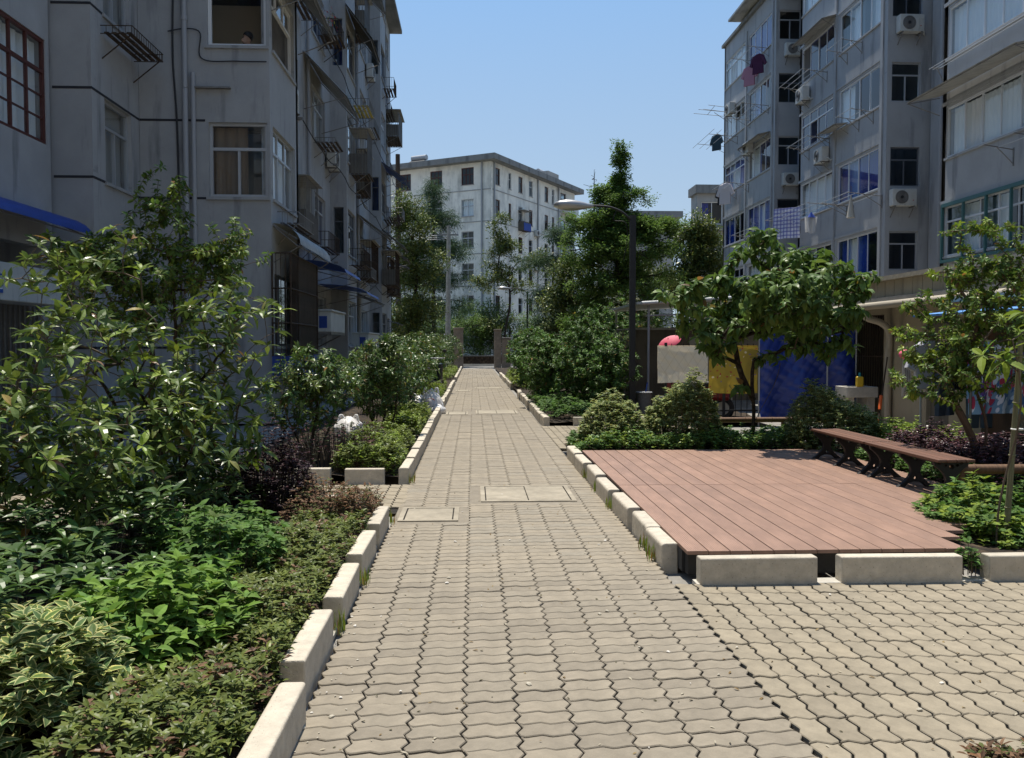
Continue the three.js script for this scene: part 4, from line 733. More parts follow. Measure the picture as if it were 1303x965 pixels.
function grow(o) {                                               // a branching skeleton that reaches every tip
  const R = rngOf(o.seed), nodes = [], push = (p, par) => nodes.push({ p, par, r: 0, kid: 0 }) - 1, step = o.step ?? 0.16;
  for (const [b, t] of o.stems) {
    let k = push(V(...b), -1); const A = V(...b), B = V(...t), n = Math.max(2, Math.round(A.distanceTo(B) / step)), w = (o.wobble ?? 0.06) * A.distanceTo(B), ph = R() * 6, pw = R() * 6;
    for (let i = 1; i <= n; i++) { const s = i / n; k = push(A.clone().lerp(B, s).add(V(Math.sin(s * 5 + ph) * w * s, 0, Math.sin(s * 4 + pw) * w * s)), k); }
  }
  const tips = [];
  for (const [cx, cy, cz, rx, ry, rz, n] of o.blobs) for (let i = 0; i < n; i++) {
    const a = R() * 6.283, c = R() * 2 - 1, s = Math.sqrt(1 - c * c), r = Math.pow(R(), o.fill ?? 0.45);
    const q = V(cx + Math.cos(a) * s * r * rx, cy + c * r * ry, cz + Math.sin(a) * s * r * rz), gf = o.gapFreq ?? 4.2;
    if (o.gaps && Math.sin(q.x * gf + o.seed) * Math.sin(q.y * gf * 1.3 + 1) + 0.5 * Math.sin(q.z * gf * 0.9 + q.x * 2) > o.gaps) continue;
    tips.push(q);
  }
  const root = V(...o.stems[0][1]); tips.sort((a, b) => a.distanceToSquared(root) - b.distanceToSquared(root));
  const ends = [];
  for (const t of tips) {
    let best = 0, bd = 1e9; for (let i = 0; i < nodes.length; i++) { const q = nodes[i].p, d = q.distanceTo(t) + Math.max(0, q.y - t.y + 0.02) * 1.4; if (d < bd) { bd = d; best = i; } }
    const A = nodes[best].p, L = A.distanceTo(t), n = Math.max(1, Math.round(L / step)), mid = A.clone().lerp(t, 0.5).add(V((R() - 0.5) * L * 0.2, (o.arch ?? 0.12) * L, (R() - 0.5) * L * 0.2));
    let k = best; for (let i = 1; i <= n; i++) { const s = i / n, p = A.clone().multiplyScalar((1 - s) * (1 - s)).addScaledVector(mid, 2 * s * (1 - s)).addScaledVector(t, s * s); k = push(p, k); }
    ends.push(k);
  }
  for (let i = nodes.length - 1; i >= 0; i--) { const q = nodes[i]; q.r = q.kid ? Math.pow(q.kid, 1 / 2.3) : (o.tipR ?? 0.0035); if (q.par >= 0) nodes[q.par].kid += Math.pow(q.r, 2.3); }
  const segs = []; for (const q of nodes) if (q.par >= 0) { const a = nodes[q.par]; if (q.r >= (o.minR ?? 0)) segs.push([a.p, q.p, Math.min(a.r, q.r * 1.35), q.r]); }
  return { segs, tips: ends.map((k) => ({ p: nodes[k].p, d: nodes[k].p.clone().sub(nodes[nodes[k].par].p).normalize(), back: nodes[nodes[k].par].p })) };
}
function branchGeo(segs) {
  const pos = [], nor = [], uv = [], a = V(), b = V(), d = V(), u = V(), w = V();
  for (const [p, q, r0, r1] of segs) {
    const S = r0 > 0.03 ? 9 : r0 > 0.012 ? 6 : 4; d.copy(q).sub(p); const L = d.length(); if (L < 1e-5) continue; d.normalize(); u.set(Math.abs(d.y) > 0.9 ? 1 : 0, Math.abs(d.y) > 0.9 ? 0 : 1, 0).cross(d).normalize(); w.crossVectors(d, u);
    const ring = (c, r, i) => { const t = i / S * 6.2832; return c.clone().addScaledVector(u, Math.cos(t) * r).addScaledVector(w, Math.sin(t) * r); };
    const nn = (i) => { const t = i / S * 6.2832; return u.clone().multiplyScalar(Math.cos(t)).addScaledVector(w, Math.sin(t)); };
    const qe = q.clone().addScaledVector(d, r1 * 0.4);
    for (let i = 0; i < S; i++) { const A = ring(p, r0, i), B = ring(p, r0, i + 1), C = ring(qe, r1, i + 1), D = ring(qe, r1, i), n0 = nn(i), n1 = nn(i + 1); for (const [v, n, k, y] of [[A, n0, i, p.y], [B, n1, i + 1, p.y], [C, n1, i + 1, q.y], [A, n0, i, p.y], [C, n1, i + 1, q.y], [D, n0, i, q.y]]) { pos.push(v.x, v.y, v.z); nor.push(n.x, n.y, n.z); uv.push(k / S * 6.28 * r0, y); } }
  }
  const g = new THREE.BufferGeometry(); g.setAttribute('position', new THREE.Float32BufferAttribute(pos, 3)); g.setAttribute('normal', new THREE.Float32BufferAttribute(nor, 3)); g.setAttribute('uv', new THREE.Float32BufferAttribute(uv, 2)); return g;
}
// a shrub or small tree: coordinates in o are relative to its base
function plantOf(name, label, category, pos, o) {
  const t = thing(name, label, category, pos, o.turn ?? 0, o.group), R = rngOf(o.seed + 500), sk = grow(o), list = [];
  const thick = sk.segs.filter((s) => s[3] > (o.trunkAt ?? 0.012)), thin = sk.segs.filter((s) => s[3] <= (o.trunkAt ?? 0.012));
  if (thick.length) part(o.tree ? 'trunk' : 'stem', branchGeo(thick), o.bark ?? MT.bark, t);
  if (thin.length) part('twigs', branchGeo(thin), o.twig ?? MT.twig, t).userData.kind = 'stuff';
  const pal = PAL[o.pal], young = o.young && PAL[o.young];
  for (const e of sk.tips) {
    if (R() < (o.bare ?? 0)) continue;
    const isYoung = young && R() < (o.youngShare ?? 0.25), n = o.whorl[0] + Math.floor(R() * (o.whorl[1] - o.whorl[0] + 1)), ph = R() * 6.28, stack = o.stack ?? 1;
    const ax = e.d.clone().lerp(UPV, o.rise ?? 0.35).normalize(), s1 = V(1, 0.1, 0.2).cross(ax).normalize(), s2 = V().crossVectors(ax, s1);
    for (let q = 0; q < stack; q++) for (let i = 0; i < n; i++) {
      const a = ph + q * 1.1 + i / n * 6.283 + (R() - 0.5) * 0.5, op = (o.open ?? 1.0) + (R() - 0.5) * 0.5 + q * 0.25, side = s1.clone().multiplyScalar(Math.cos(a)).addScaledVector(s2, Math.sin(a));
      const d = ax.clone().multiplyScalar(Math.cos(op)).addScaledVector(side, Math.sin(op)); d.y -= (o.sag ?? 0.1) * R();
      const p = e.p.clone().lerp(e.back, q / stack * 0.9).addScaledVector(side, 0.004);
      const upn = ax.clone().lerp(UPV, 0.6).add(V((R() - 0.5) * 0.7, 0, (R() - 0.5) * 0.7));
      list.push({ m: leafMatrix(p, d, upn, (o.size ?? 1) * (0.5 + R() * 0.75), (R() - 0.5) * 0.9), c: R() < 0.022 ? tone(R, PAL.spent) : tone(R, isYoung ? young : pal), w: p });
    }
  }
  if (o.single) {                                                // the leaves that show largest are pieces of their own
    t.updateMatrixWorld(true); const cam = t.worldToLocal(V(0, EYE, 0)); list.forEach((e) => { e.far = e.w.distanceTo(cam); }); list.sort((a, b) => a.far - b.far);
    list.splice(0, o.single).forEach((e, i) => { const m = part('leaf', o.leaf[i % o.leaf.length], tinted(o.mat, e.c), t); m.applyMatrix4(e.m); });
  }
  foliage(t, o.tree ? 'crown' : 'foliage', o.leaf, o.mat, list);
  return t;
}
// low planting filling an area: sprigs on short stems. area: list of [x, z] spots from sampler
function lowPlanting(name, label, category, pos, o) {
  const t = thing(name, label, category, pos, 0, o.group), R = rngOf(o.seed), list = [], segs = [], n = o.n;
  for (let i = 0; i < n; i++) {
    const x = (R() - 0.5) * o.w, z = (R() - 0.5) * o.d, ex = Math.abs(x) / (o.w / 2), ez = Math.abs(z) / (o.d / 2), edge = o.round ? Math.sqrt(Math.max(0, 1 - ex * ex - ez * ez)) : Math.min(1, (1 - ex) * 5 + 0.45, (1 - ez) * 5 + 0.45);
    if (o.round && ex * ex + ez * ez > 1) continue;
    const hump = 0.78 + 0.22 * Math.sin(x * 5.1 + o.seed) * Math.sin(z * 4.3 + o.seed * 2), H = o.h * edge * hump, y = o.layer ? H * Math.pow(R(), o.layer) : H * (0.35 + 0.65 * Math.sqrt(R()));
    const lean = V((R() - 0.5) * 0.6 + (o.round ? x / o.w * 1.6 : 0), 1, (R() - 0.5) * 0.6 + (o.round ? z / o.d * 1.6 : 0)).normalize(), p = V(x, y * (0.9 + R() * 0.25), z);
    if (R() < (o.stems ?? 0.3)) segs.push([V(x * 0.8, 0, z * 0.95), p.clone(), 0.004, 0.002]);
    const k = o.whorl[0] + Math.floor(R() * (o.whorl[1] - o.whorl[0] + 1)), ph = R() * 6.28, pal = o.alt && R() < o.altShare ? PAL[o.alt] : PAL[o.pal];
    for (let q = 0; q < (o.stack ?? 1); q++) for (let j = 0; j < k; j++) {
      const a = ph + q * 1.57 + j / k * 6.283, op = (o.open ?? 1.0) + (R() - 0.5) * 0.5 + q * 0.2, d = lean.clone().multiplyScalar(Math.cos(op)).add(V(Math.cos(a) * Math.sin(op), 0, Math.sin(a) * Math.sin(op)));
      list.push({ m: leafMatrix(p.clone().addScaledVector(lean, -q * (o.gap ?? 0.03)), d, UPV.clone().add(V((R() - 0.5) * 0.8, 0, (R() - 0.5) * 0.8)), (o.size ?? 1) * (0.65 + R() * 0.6), (R() - 0.5) * 0.6), c: tone(R, pal), w: p });
    }
  }
  if (segs.length) part('stems', branchGeo(segs), o.twig ?? MT.twig, t).userData.kind = 'stuff';
  if (o.single) { t.updateMatrixWorld(true); const cam = t.worldToLocal(V(0, EYE, 0)); list.forEach((e) => { e.far = e.w.distanceTo(cam) - e.w.y * 0.6; }); list.sort((a, b) => a.far - b.far); list.splice(0, o.single).forEach((e, i) => part('leaf', o.leaf[i % o.leaf.length], tinted(o.mat, e.c), t).applyMatrix4(e.m)); }
  foliage(t, 'foliage', o.leaf, o.mat, list);
  return t;
}
// a tree seen from afar: trunk, limbs and leaf sprays in clumps
function farTree(name, label, pos, o) {
  const t = thing(name, label, 'tree', pos, 0, o.group), R = rngOf(o.seed), sk = grow({ tipR: 0.02, step: 0.5, minR: 0.0, fill: 0.5, arch: 0.1, ...o });
  part('trunk', branchGeo(sk.segs), o.bark ?? MT.bark, t);
  const list = [];
  for (const e of sk.tips) for (let i = 0; i < (o.per ?? 7); i++) {
    const p = e.p.clone().add(V((R() - 0.5), (R() - 0.5) * 0.8, (R() - 0.5)).multiplyScalar(o.clump ?? 0.9));
    const q = new THREE.Quaternion().setFromEuler(new THREE.Euler((R() - 0.5) * 0.8, R() * 6.28, (R() - 0.5) * 0.8)), s = (o.size ?? 1) * (0.7 + R() * 0.6);
    list.push({ m: new THREE.Matrix4().compose(p, q, V(s, s, s)), c: tone(R, PAL[o.pal]) });
  }
  foliage(t, 'crown', o.leaf, o.mat, list);
  return t;
}
const CL = {
  small: [1, 2, 3].map((k) => clusterGeo(LG.small.map((g) => g.clone().scale(2.0, 2.0, 2.0)), 16, 0.32, k)),
  mag: [1, 2, 3].map((k) => clusterGeo(LG.mag, 11, 0.28, k + 10)),
  cedar: [1, 2, 3].map((k) => clusterGeo([leafGeo(0.24, 0.03, { droop: 0.4, n: 2 })], 26, 0.34, k + 20, { sag: -0.45 })),
  mid: [1, 2].map((k) => clusterGeo(LG.small.map((g) => g.clone().scale(1.5, 1.5, 1.5)), 12, 0.16, k + 30)),
};

// ---- left bed: the tall evergreen shrubs
const os = { pal: 'osmanthus', young: 'bright', youngShare: 0.2, leaf: LG.lance, mat: LM.waxy, whorl: [5, 8], open: 1.05, rise: 0.45, tipR: 0.0032, step: 0.12, arch: 0.16, trunkAt: 0.009, fill: 0.42, wobble: 0.1 };
plantOf('evergreen_shrub', 'tall glossy shrub with lance leaves, standing at the variegated bush', 'shrub', [-2.95, 0.08, -5.5], { ...os, seed: 1, single: 150, stems: [[[0, 0, 0], [-0.1, 1.0, 0]], [[0.1, 0, 0.1], [0.4, 1.1, 0.1]], [[-0.1, 0, 0], [-0.4, 0.9, 0.2]]], blobs: [[-0.15, 1.05, 0, 0.6, 0.4, 0.55, 90], [0.35, 0.85, 0.1, 0.55, 0.4, 0.5, 95], [0.35, 1.5, -0.1, 0.3, 0.25, 0.3, 22], [0.1, 0.45, 0.15, 0.7, 0.3, 0.5, 85]] });
plantOf('evergreen_shrub', 'tallest glossy shrub in the bed, loose leafy top before the grey wall', 'shrub', [-2.45, 0.08, -6.6], { ...os, seed: 2, single: 150, stems: [[[0, 0, 0], [0, 1.2, 0]], [[-0.1, 0, 0.1], [-0.45, 1.4, 0]], [[0.12, 0, 0], [0.3, 1.0, 0.1]]], blobs: [[-0.4, 1.45, 0, 0.6, 0.45, 0.5, 80], [0.15, 0.95, 0.1, 0.5, 0.35, 0.5, 80], [-0.7, 2.0, -0.1, 0.4, 0.3, 0.35, 34], [0, 0.55, 0.2, 0.75, 0.35, 0.5, 95], [-0.2, 2.2, 0, 0.22, 0.2, 0.2, 8]] });
plantOf('evergreen_shrub', 'glossy lance leaved shrub spreading above the dark purple bush', 'shrub', [-2.2, 0.08, -7.2], { ...os, seed: 3, single: 130, stems: [[[0, 0, 0], [0.1, 1.1, 0]], [[-0.08, 0, 0.1], [-0.3, 1.1, 0]], [[0.1, 0, 0], [0.45, 1.3, 0.05]]], blobs: [[0.22, 1.62, 0, 0.42, 0.4, 0.45, 74], [-0.25, 1.15, 0, 0.45, 0.3, 0.4, 44], [0.25, 1.0, 0.1, 0.35, 0.25, 0.3, 26], [0.05, 0.55, 0.1, 0.5, 0.3, 0.4, 60]] });
plantOf('crape_myrtle_tree', 'airy small leaved tree with brown trunk before the grey building', 'tree', [-3.98, 0, -10.6], { seed: 4, tree: true, pal: 'myrtle', young: 'bright', youngShare: 0.2, leaf: LG.small, mat: LM.mid, whorl: [4, 6], stack: 3, open: 1.15, size: 1.55, gaps: 0.75, gapFreq: 5, rise: 0.2, tipR: 0.0035, step: 0.16, trunkAt: 0.014, fill: 0.55, stems: [[[0, 0, 0], [0.05, 2.0, 0]], [[0.08, 0, 0.02], [0.5, 2.4, 0.1]]], blobs: [[0, 2.2, 0, 0.95, 0.75, 0.85, 320], [0.8, 2.65, 0, 0.7, 0.5, 0.6, 180], [-0.5, 2.6, 0, 0.55, 0.45, 0.6, 130], [0.25, 3.2, 0, 0.42, 0.55, 0.42, 95], [-1.05, 2.75, 0.1, 0.35, 0.2, 0.3, 14]] });
// variegated bush, hydrangea, groundcover, azaleas, purple bush
lowPlanting('variegated_bush', 'bush with cream edged leaves at the corner of the bed', 'bush', [-1.84, 0.05, -3.35], { seed: 21, pal: 'vari', leaf: LG.vari, mat: LM.variegated, w: 1.0, d: 0.95, h: 0.62, n: 620, round: true, whorl: [5, 7], stack: 2, gap: 0.022, stems: 0.2, single: 140, layer: 0.4 });
lowPlanting('hydrangea_bush', 'bright green bush with broad toothed leaves between azaleas and the variegated bush', 'bush', [-1.52, 0.05, -4.1], { seed: 22, pal: 'hydrangea', leaf: LG.ovate, mat: LM.soft, w: 0.95, d: 1.1, h: 0.58, n: 400, round: true, whorl: [4, 4], stack: 3, gap: 0.04, size: 0.66, stems: 0.7, single: 150, layer: 0.45, twig: mat([0.12, 0.13, 0.04], 0.8) });
lowPlanting('leafy_bush', 'mid green leafy bush under the tall shrubs, behind the azaleas', 'bush', [-1.62, 0.05, -5.6], { seed: 23, pal: 'cover', leaf: LG.ovate, mat: LM.soft, w: 0.95, d: 1.5, h: 0.66, n: 360, round: true, whorl: [4, 4], stack: 3, gap: 0.04, size: 0.58, stems: 0.5, single: 60, layer: 0.45 });
lowPlanting('azalea_hedge', 'low azalea strip with small olive leaves along the kerb stones', 'hedge', [-1.13, 0.05, -4.55], { seed: 24, pal: 'azalea', alt: 'dry', altShare: 0.15, leaf: LG.azalea, mat: LM.mid, w: 0.58, d: 5.1, h: 0.27, n: 2600, whorl: [4, 6], stack: 2, gap: 0.018, stems: 0.25, layer: 0.4 });
lowPlanting('azalea_hedge', 'wilted rust brown azalea patch at the end of the kerb', 'hedge', [-1.2, 0.05, -7.35], { seed: 25, pal: 'dry', leaf: LG.azalea, mat: LM.matte, w: 0.75, d: 1.1, h: 0.34, n: 420, whorl: [3, 5], stack: 2, gap: 0.03, stems: 0.7 });
lowPlanting('purple_bush', 'dark purple leaved bush under the tall shrub beside the side path', 'bush', [-1.86, 0.05, -7.62], { seed: 26, pal: 'purple', leaf: LG.round, mat: LM.mid, w: 1.05, d: 0.8, h: 0.82, n: 950, round: true, whorl: [4, 6], stack: 3, gap: 0.03, stems: 0.4, layer: 0.4 });
lowPlanting('ground_cover', 'dark green ground cover at the feet of the tall shrubs', 'ground cover', [-2.55, 0.05, -5.6], { seed: 27, pal: 'hedge', leaf: LG.lance, mat: LM.waxy, w: 1.5, d: 4.6, h: 0.62, n: 520, whorl: [5, 6], stack: 2, stems: 0.3, size: 0.85, layer: 0.5 }).userData.kind = 'stuff';
lowPlanting('azalea_sprig', 'small rusty sprig poking up at the forecourt edge', 'plant', [1.98, -0.01, -3.02], { seed: 28, pal: 'dry', leaf: LG.azalea, mat: LM.matte, w: 0.3, d: 0.12, h: 0.1, n: 40, whorl: [3, 5], stack: 2, gap: 0.012, stems: 0.8 });

// ---- second left bed up to the gate
const bs = { pal: 'hedge', young: 'osmanthus', youngShare: 0.45, leaf: LG.lance, mat: LM.waxy, whorl: [5, 7], open: 1.1, rise: 0.3, tipR: 0.0035, step: 0.14, trunkAt: 0.01, fill: 0.5, size: 0.72, stack: 2 };
const shrubStems = [[[0, 0, 0], [0.05, 0.8, 0]], [[0.08, 0, 0.05], [0.35, 0.9, 0.1]], [[-0.08, 0, 0], [-0.35, 0.85, -0.1]]];
plantOf('round_shrub', 'dark rounded shrub just past the side path, beside the bare brown bush', 'shrub', [-2.05, 0.07, -10.9], { ...bs, seed: 31, stems: shrubStems, blobs: [[0, 0.95, 0, 0.62, 0.55, 0.6, 230], [0.15, 1.2, 0, 0.35, 0.3, 0.35, 50]] });
plantOf('round_shrub', 'dense dark shrub with many stems, the one before the white plastic bags', 'shrub', [-1.45, 0.07, -13.6], { ...bs, seed: 32, stems: shrubStems, blobs: [[0, 1.0, 0, 0.66, 0.65, 0.65, 300], [0.1, 1.4, 0, 0.4, 0.3, 0.4, 60]] });
for (const [x, z, s, h, label] of [[-1.9, -16.4, 33, 1.15, 'leafy shrub beyond the dense many stemmed one'], [-1.75, -19.6, 34, 1.2, 'sunlit shrub right behind the bag of rubbish'], [-1.75, -24.0, 35, 1.35, 'leafy shrub midway along the bed'], [-1.85, -28.2, 36, 1.5, 'tall leafy shrub short of the scooter'], [-1.95, -33.5, 37, 1.5, 'tall leafy shrub behind the scooter'], [-1.8, -40, 38, 1.6, 'tall shrub past the scooter'], [-1.7, -47, 39, 1.7, 'tall shrub nearing the gate pillar'], [-1.75, -54, 40, 1.8, 'last tall shrub against the gate pillar']])
  plantOf('round_shrub', label, 'shrub', [x, 0.07, z], { ...bs, size: z < -20 ? 1.15 : 0.85, whorl: z < -20 ? [4, 5] : [5, 7], seed: s, stems: shrubStems, blobs: [[0, h * 0.75, 0, 0.75, h * 0.55, 1.3, z < -20 ? 210 : 260]], turn: s, group: 'shrubs of the bed along the grey block' });
lowPlanting('bare_bush', 'dry brownish bush with fine twigs behind the cross kerb', 'bush', [-1.75, 0.05, -11.0], { seed: 42, pal: 'grey', alt: 'rose', altShare: 0.5, leaf: LG.round, mat: LM.matte, w: 1.2, d: 2.0, h: 0.55, n: 520, whorl: [2, 4], stack: 2, gap: 0.05, stems: 0.9 });
lowPlanting('azalea_hedge', 'yellow green azalea clump beside the second kerb run', 'hedge', [-1.25, 0.05, -11.3], { seed: 43, pal: 'bright', alt: 'azalea', altShare: 0.6, leaf: LG.azalea, mat: LM.mid, w: 0.75, d: 2.9, h: 0.42, n: 1300, whorl: [4, 6], stack: 3, gap: 0.02, stems: 0.3, size: 1.2 });
for (const [z, d, s, label] of [[-15.6, 4.4, 44, 'low azalea strip leading up to the white bags'], [-26, 7, 45, 'low green strip along the kerb by the scooter'], [-44, 14, 46, 'low green strip along the kerb up to the gate']])
  lowPlanting('azalea_hedge', label, 'hedge', [-1.2, 0.05, z], { seed: s, pal: 'azalea', alt: 'bright', altShare: 0.5, leaf: LG.azalea, mat: LM.mid, w: 0.6, d, h: 0.4, n: 900, whorl: [4, 6], stack: 2, gap: 0.03, stems: 0.2, size: 1.8 });

// ---- behind the deck
lowPlanting('hedge', 'low bright green hedge along the back of the deck', 'hedge', [3.2, 0.05, -11.95], { seed: 51, pal: 'cover', alt: 'bright', altShare: 0.3, leaf: LG.small, mat: LM.mid, w: 3.6, d: 1.15, h: 0.36, n: 2100, whorl: [4, 5], stack: 2, gap: 0.03, stems: 0.1 });
for (const [x, z, w, h, s, n, label] of [[2.0, -12.25, 1.0, 0.98, 52, 1300, 'smaller round bush with pale variegated leaves near the lamp post'], [3.02, -12.3, 1.2, 1.25, 53, 2000, 'larger round variegated bush below the hanging quilt'], [4.95, -11.6, 1.35, 1.15, 54, 2000, 'round variegated bush before the blue tarpaulin']])
  lowPlanting('variegated_bush', label, 'bush', [x, 0.06, z], { seed: s, pal: 'vari', leaf: LG.vari, mat: LM.variegated, w, d: w, h, n, round: true, whorl: [4, 6], stack: 2, gap: 0.025, size: 0.8, stems: 0.1, layer: 0.28 });
lowPlanting('ground_cover', 'small leaved plants filling the corner of cross path and deck', 'ground cover', [1.85, 0.02, -12.5], { seed: 55, pal: 'hedge', alt: 'cover', altShare: 0.5, leaf: LG.small, mat: LM.mid, w: 0.9, d: 0.8, h: 0.3, n: 420, whorl: [4, 5], stack: 2, stems: 0.1 }).userData.kind = 'stuff';
lowPlanting('hedge', 'light green hedge beyond the bench, by the purple hedge', 'hedge', [5.9, 0.05, -11.3], { seed: 56, pal: 'bright', leaf: LG.small, mat: LM.mid, w: 1.1, d: 1.6, h: 0.5, n: 700, whorl: [4, 5], stack: 2, stems: 0.1 });
lowPlanting('purple_hedge', 'reddish purple leaved hedge beside the bench', 'hedge', [5.55, 0.05, -9.2], { seed: 57, pal: 'rose', alt: 'purple', altShare: 0.4, leaf: LG.round, mat: LM.waxy, w: 1.3, d: 3.0, h: 0.55, n: 1500, whorl: [4, 6], stack: 3, gap: 0.025, stems: 0.2, size: 1.25 });
lowPlanting('leafy_bush', 'sprawling green plant overhanging the corner of the deck', 'bush', [4.18, 0.05, -6.75], { seed: 58, pal: 'cover', alt: 'bright', altShare: 0.4, leaf: LG.small, mat: LM.soft, w: 1.15, d: 1.5, h: 0.42, n: 620, round: true, whorl: [4, 5], stack: 3, gap: 0.04, stems: 0.5, size: 1.25, layer: 0.5 });
lowPlanting('ground_cover', 'green undergrowth below the bench', 'ground cover', [4.95, 0.05, -9.0], { seed: 59, pal: 'cover', leaf: LG.small, mat: LM.mid, w: 0.5, d: 3.2, h: 0.36, n: 620, whorl: [4, 5], stack: 2, stems: 0.2 }).userData.kind = 'stuff';
lowPlanting('ivy_sprig', 'small trailing plant in the gap between front kerb stones', 'plant', [3.33, 0.02, -5.56], { seed: 60, pal: 'cover', leaf: LG.small, mat: LM.soft, w: 0.12, d: 0.1, h: 0.3, n: 16, whorl: [3, 4], stack: 2, stems: 0.9, layer: 0.6, gap: 0.06 });
plantOf('mulberry_tree', 'broad tree with large drooping pointed leaves behind the deck', 'tree', [4.08, 0.06, -12.35], { seed: 61, tree: true, pal: 'mulberry', leaf: LG.mulberry, mat: leafMat({ coat: 0.4, coatRough: 0.36, through: 0.4 }), whorl: [3, 5], stack: 3, open: 1.2, sag: 0.75, rise: 0.1, tipR: 0.005, step: 0.18, trunkAt: 0.014, fill: 0.36, size: 0.72, gaps: 0.28, gapFreq: 4.6, stems: [[[0, 0, 0], [0.05, 1.3, 0]], [[0.03, 0.35, 0], [0.42, 1.25, 0.1]], [[0.02, 0.7, 0], [-0.35, 1.6, 0]]], blobs: [[0.1, 2.15, 0.1, 0.8, 0.65, 0.8, 110], [0.1, 2.2, 1.15, 0.95, 0.3, 0.5, 60], [0.15, 2.3, 0, 0.95, 0.5, 0.95, 150], [0.95, 2.25, 0.3, 0.6, 0.5, 0.8, 95], [-0.65, 2.15, 0.3, 0.55, 0.42, 0.75, 75], [0.3, 1.8, 0.4, 0.75, 0.25, 0.9, 50], [0.25, 2.8, 0, 0.6, 0.32, 0.55, 60], [0.28, 3.1, 0, 0.3, 0.18, 0.3, 16], [0.95, 2.75, 0, 0.35, 0.2, 0.3, 20], [-1.15, 2.3, 0.3, 0.35, 0.16, 0.3, 14], [-0.95, 1.75, 0.3, 0.35, 0.18, 0.4, 14], [1.5, 2.35, 0.2, 0.32, 0.22, 0.3, 14], [1.35, 1.85, 0.2, 0.25, 0.2, 0.3, 8], [0.0, 2.1, 1.25, 0.6, 0.3, 0.35, 34], [-0.6, 1.5, 0.3, 0.3, 0.22, 0.3, 12], [0.75, 1.5, 0.3, 0.4, 0.25, 0.4, 18], [0.2, 1.5, 0.3, 0.4, 0.3, 0.4, 16], [1.3, 1.6, 0.3, 0.22, 0.2, 0.3, 7], [-0.3, 1.0, 0.25, 0.3, 0.2, 0.25, 6], [0.3, 0.8, 0.25, 0.25, 0.2, 0.25, 5]] });
plantOf('crape_myrtle_tree', 'small leaved tree with forked reddish brown trunk by the clothes line', 'tree', [5.32, 0.05, -8.75], { seed: 62, tree: true, pal: 'myrtle', young: 'bright', youngShare: 0.35, leaf: LG.small, mat: LM.mid, whorl: [4, 6], stack: 4, open: 1.0, rise: 0.0, size: 1.15, tipR: 0.004, step: 0.14, trunkAt: 0.012, fill: 0.55, arch: 0.2, wobble: 0.12, bark: mat([0.16, 0.10, 0.065], 0.85, { tex: 'wood', size: 0.3 }), stems: [[[0, 0, 0], [-0.28, 1.35, 0]], [[0.02, 0.25, 0], [0.1, 1.3, 0]]], blobs: [[-0.05, 1.75, 0, 0.85, 0.55, 0.8, 270], [-0.35, 1.25, 0.1, 0.8, 0.4, 0.6, 130], [0.25, 2.3, 0, 0.6, 0.35, 0.6, 120], [-0.2, 2.25, 0, 0.6, 0.12, 0.4, 30], [0.0, 2.72, 0, 0.45, 0.1, 0.4, 24]] });
plantOf('sapling', 'young sapling with long pale leaves tied to a stake', 'sapling', [3.92, 0.05, -6.2], { seed: 63, pal: 'bright', leaf: LG.lance, mat: LM.soft, whorl: [6, 8], open: 1.15, size: 1.35, sag: 0.3, rise: 0.4, single: 30, tipR: 0.004, step: 0.12, stems: [[[0, 0, 0], [0.12, 1.55, 0]]], blobs: [[0.0, 1.45, 0.05, 0.2, 0.12, 0.15, 4], [0.3, 1.65, 0, 0.2, 0.3, 0.2, 6], [0.1, 0.85, 0.1, 0.25, 0.15, 0.15, 2]] });

// ---- second bed on the right
const rb = { pal: 'hedge', young: 'cover', youngShare: 0.5, leaf: LG.small, mat: LM.mid, whorl: [5, 6], stack: 3, open: 1.1, rise: 0.3, size: 1.7, tipR: 0.004, step: 0.18, trunkAt: 0.012, fill: 0.5 };
for (const [x, z, w, h, s, n, label] of [[2.95, -18.6, 0.75, 1.7, 69, 300, 'full shrub right behind the litter bin'], [2.55, -19.6, 0.85, 2.1, 71, 400, 'tall small leaved shrub beside the lamp post'], [1.95, -21.6, 0.85, 1.75, 72, 380, 'bushy shrub at the path side next to the tallest one'], [3.2, -22.5, 1.0, 2.6, 73, 420, 'tallest leafy shrub behind the lamp post'], [2.1, -25.5, 0.85, 1.8, 74, 320, 'bushy shrub along the path, past the cross path bed'], [2.3, -31.5, 1.1, 2.0, 75, 300, 'leafy shrub short of the iron gate'], [2.6, -38, 1.2, 2.3, 76, 300, 'tall leafy shrub close to the iron gate'], [4.4, -27, 1.1, 2.6, 77, 240, 'broad shrub between lamp post and canopy'], [5.6, -31, 1.2, 3.4, 78, 240, 'pale leaved shrub rising behind the white canopy']])
  plantOf('leafy_shrub', label, 'shrub', [x, 0.05, z], { ...rb, size: z < -24 ? 2.3 : 1.5, seed: s, pal: s === 78 ? 'grey' : 'hedge', stems: [[[0, 0, 0], [0, h * 0.6, 0]], [[0.1, 0, 0], [0.4, h * 0.6, 0.1]], [[-0.1, 0, 0], [-0.4, h * 0.55, -0.1]]], blobs: [[0, h * 0.6, 0, w, h * 0.4, w, n], [0, h * 0.28, 0, w * 0.9, h * 0.24, w * 0.9, n / 3], [0, h * 0.85, 0, w * 0.5, h * 0.2, w * 0.5, n / 6]] });
lowPlanting('ground_cover', 'mixed green ground cover behind the right kerb stones', 'ground cover', [2.1, 0.04, -19.5], { seed: 81, pal: 'cover', alt: 'hedge', altShare: 0.5, leaf: LG.ovate, mat: LM.soft, w: 1.3, d: 5.6, h: 0.42, n: 520, whorl: [4, 5], stack: 2, stems: 0.3, size: 0.8 }).userData.kind = 'stuff';
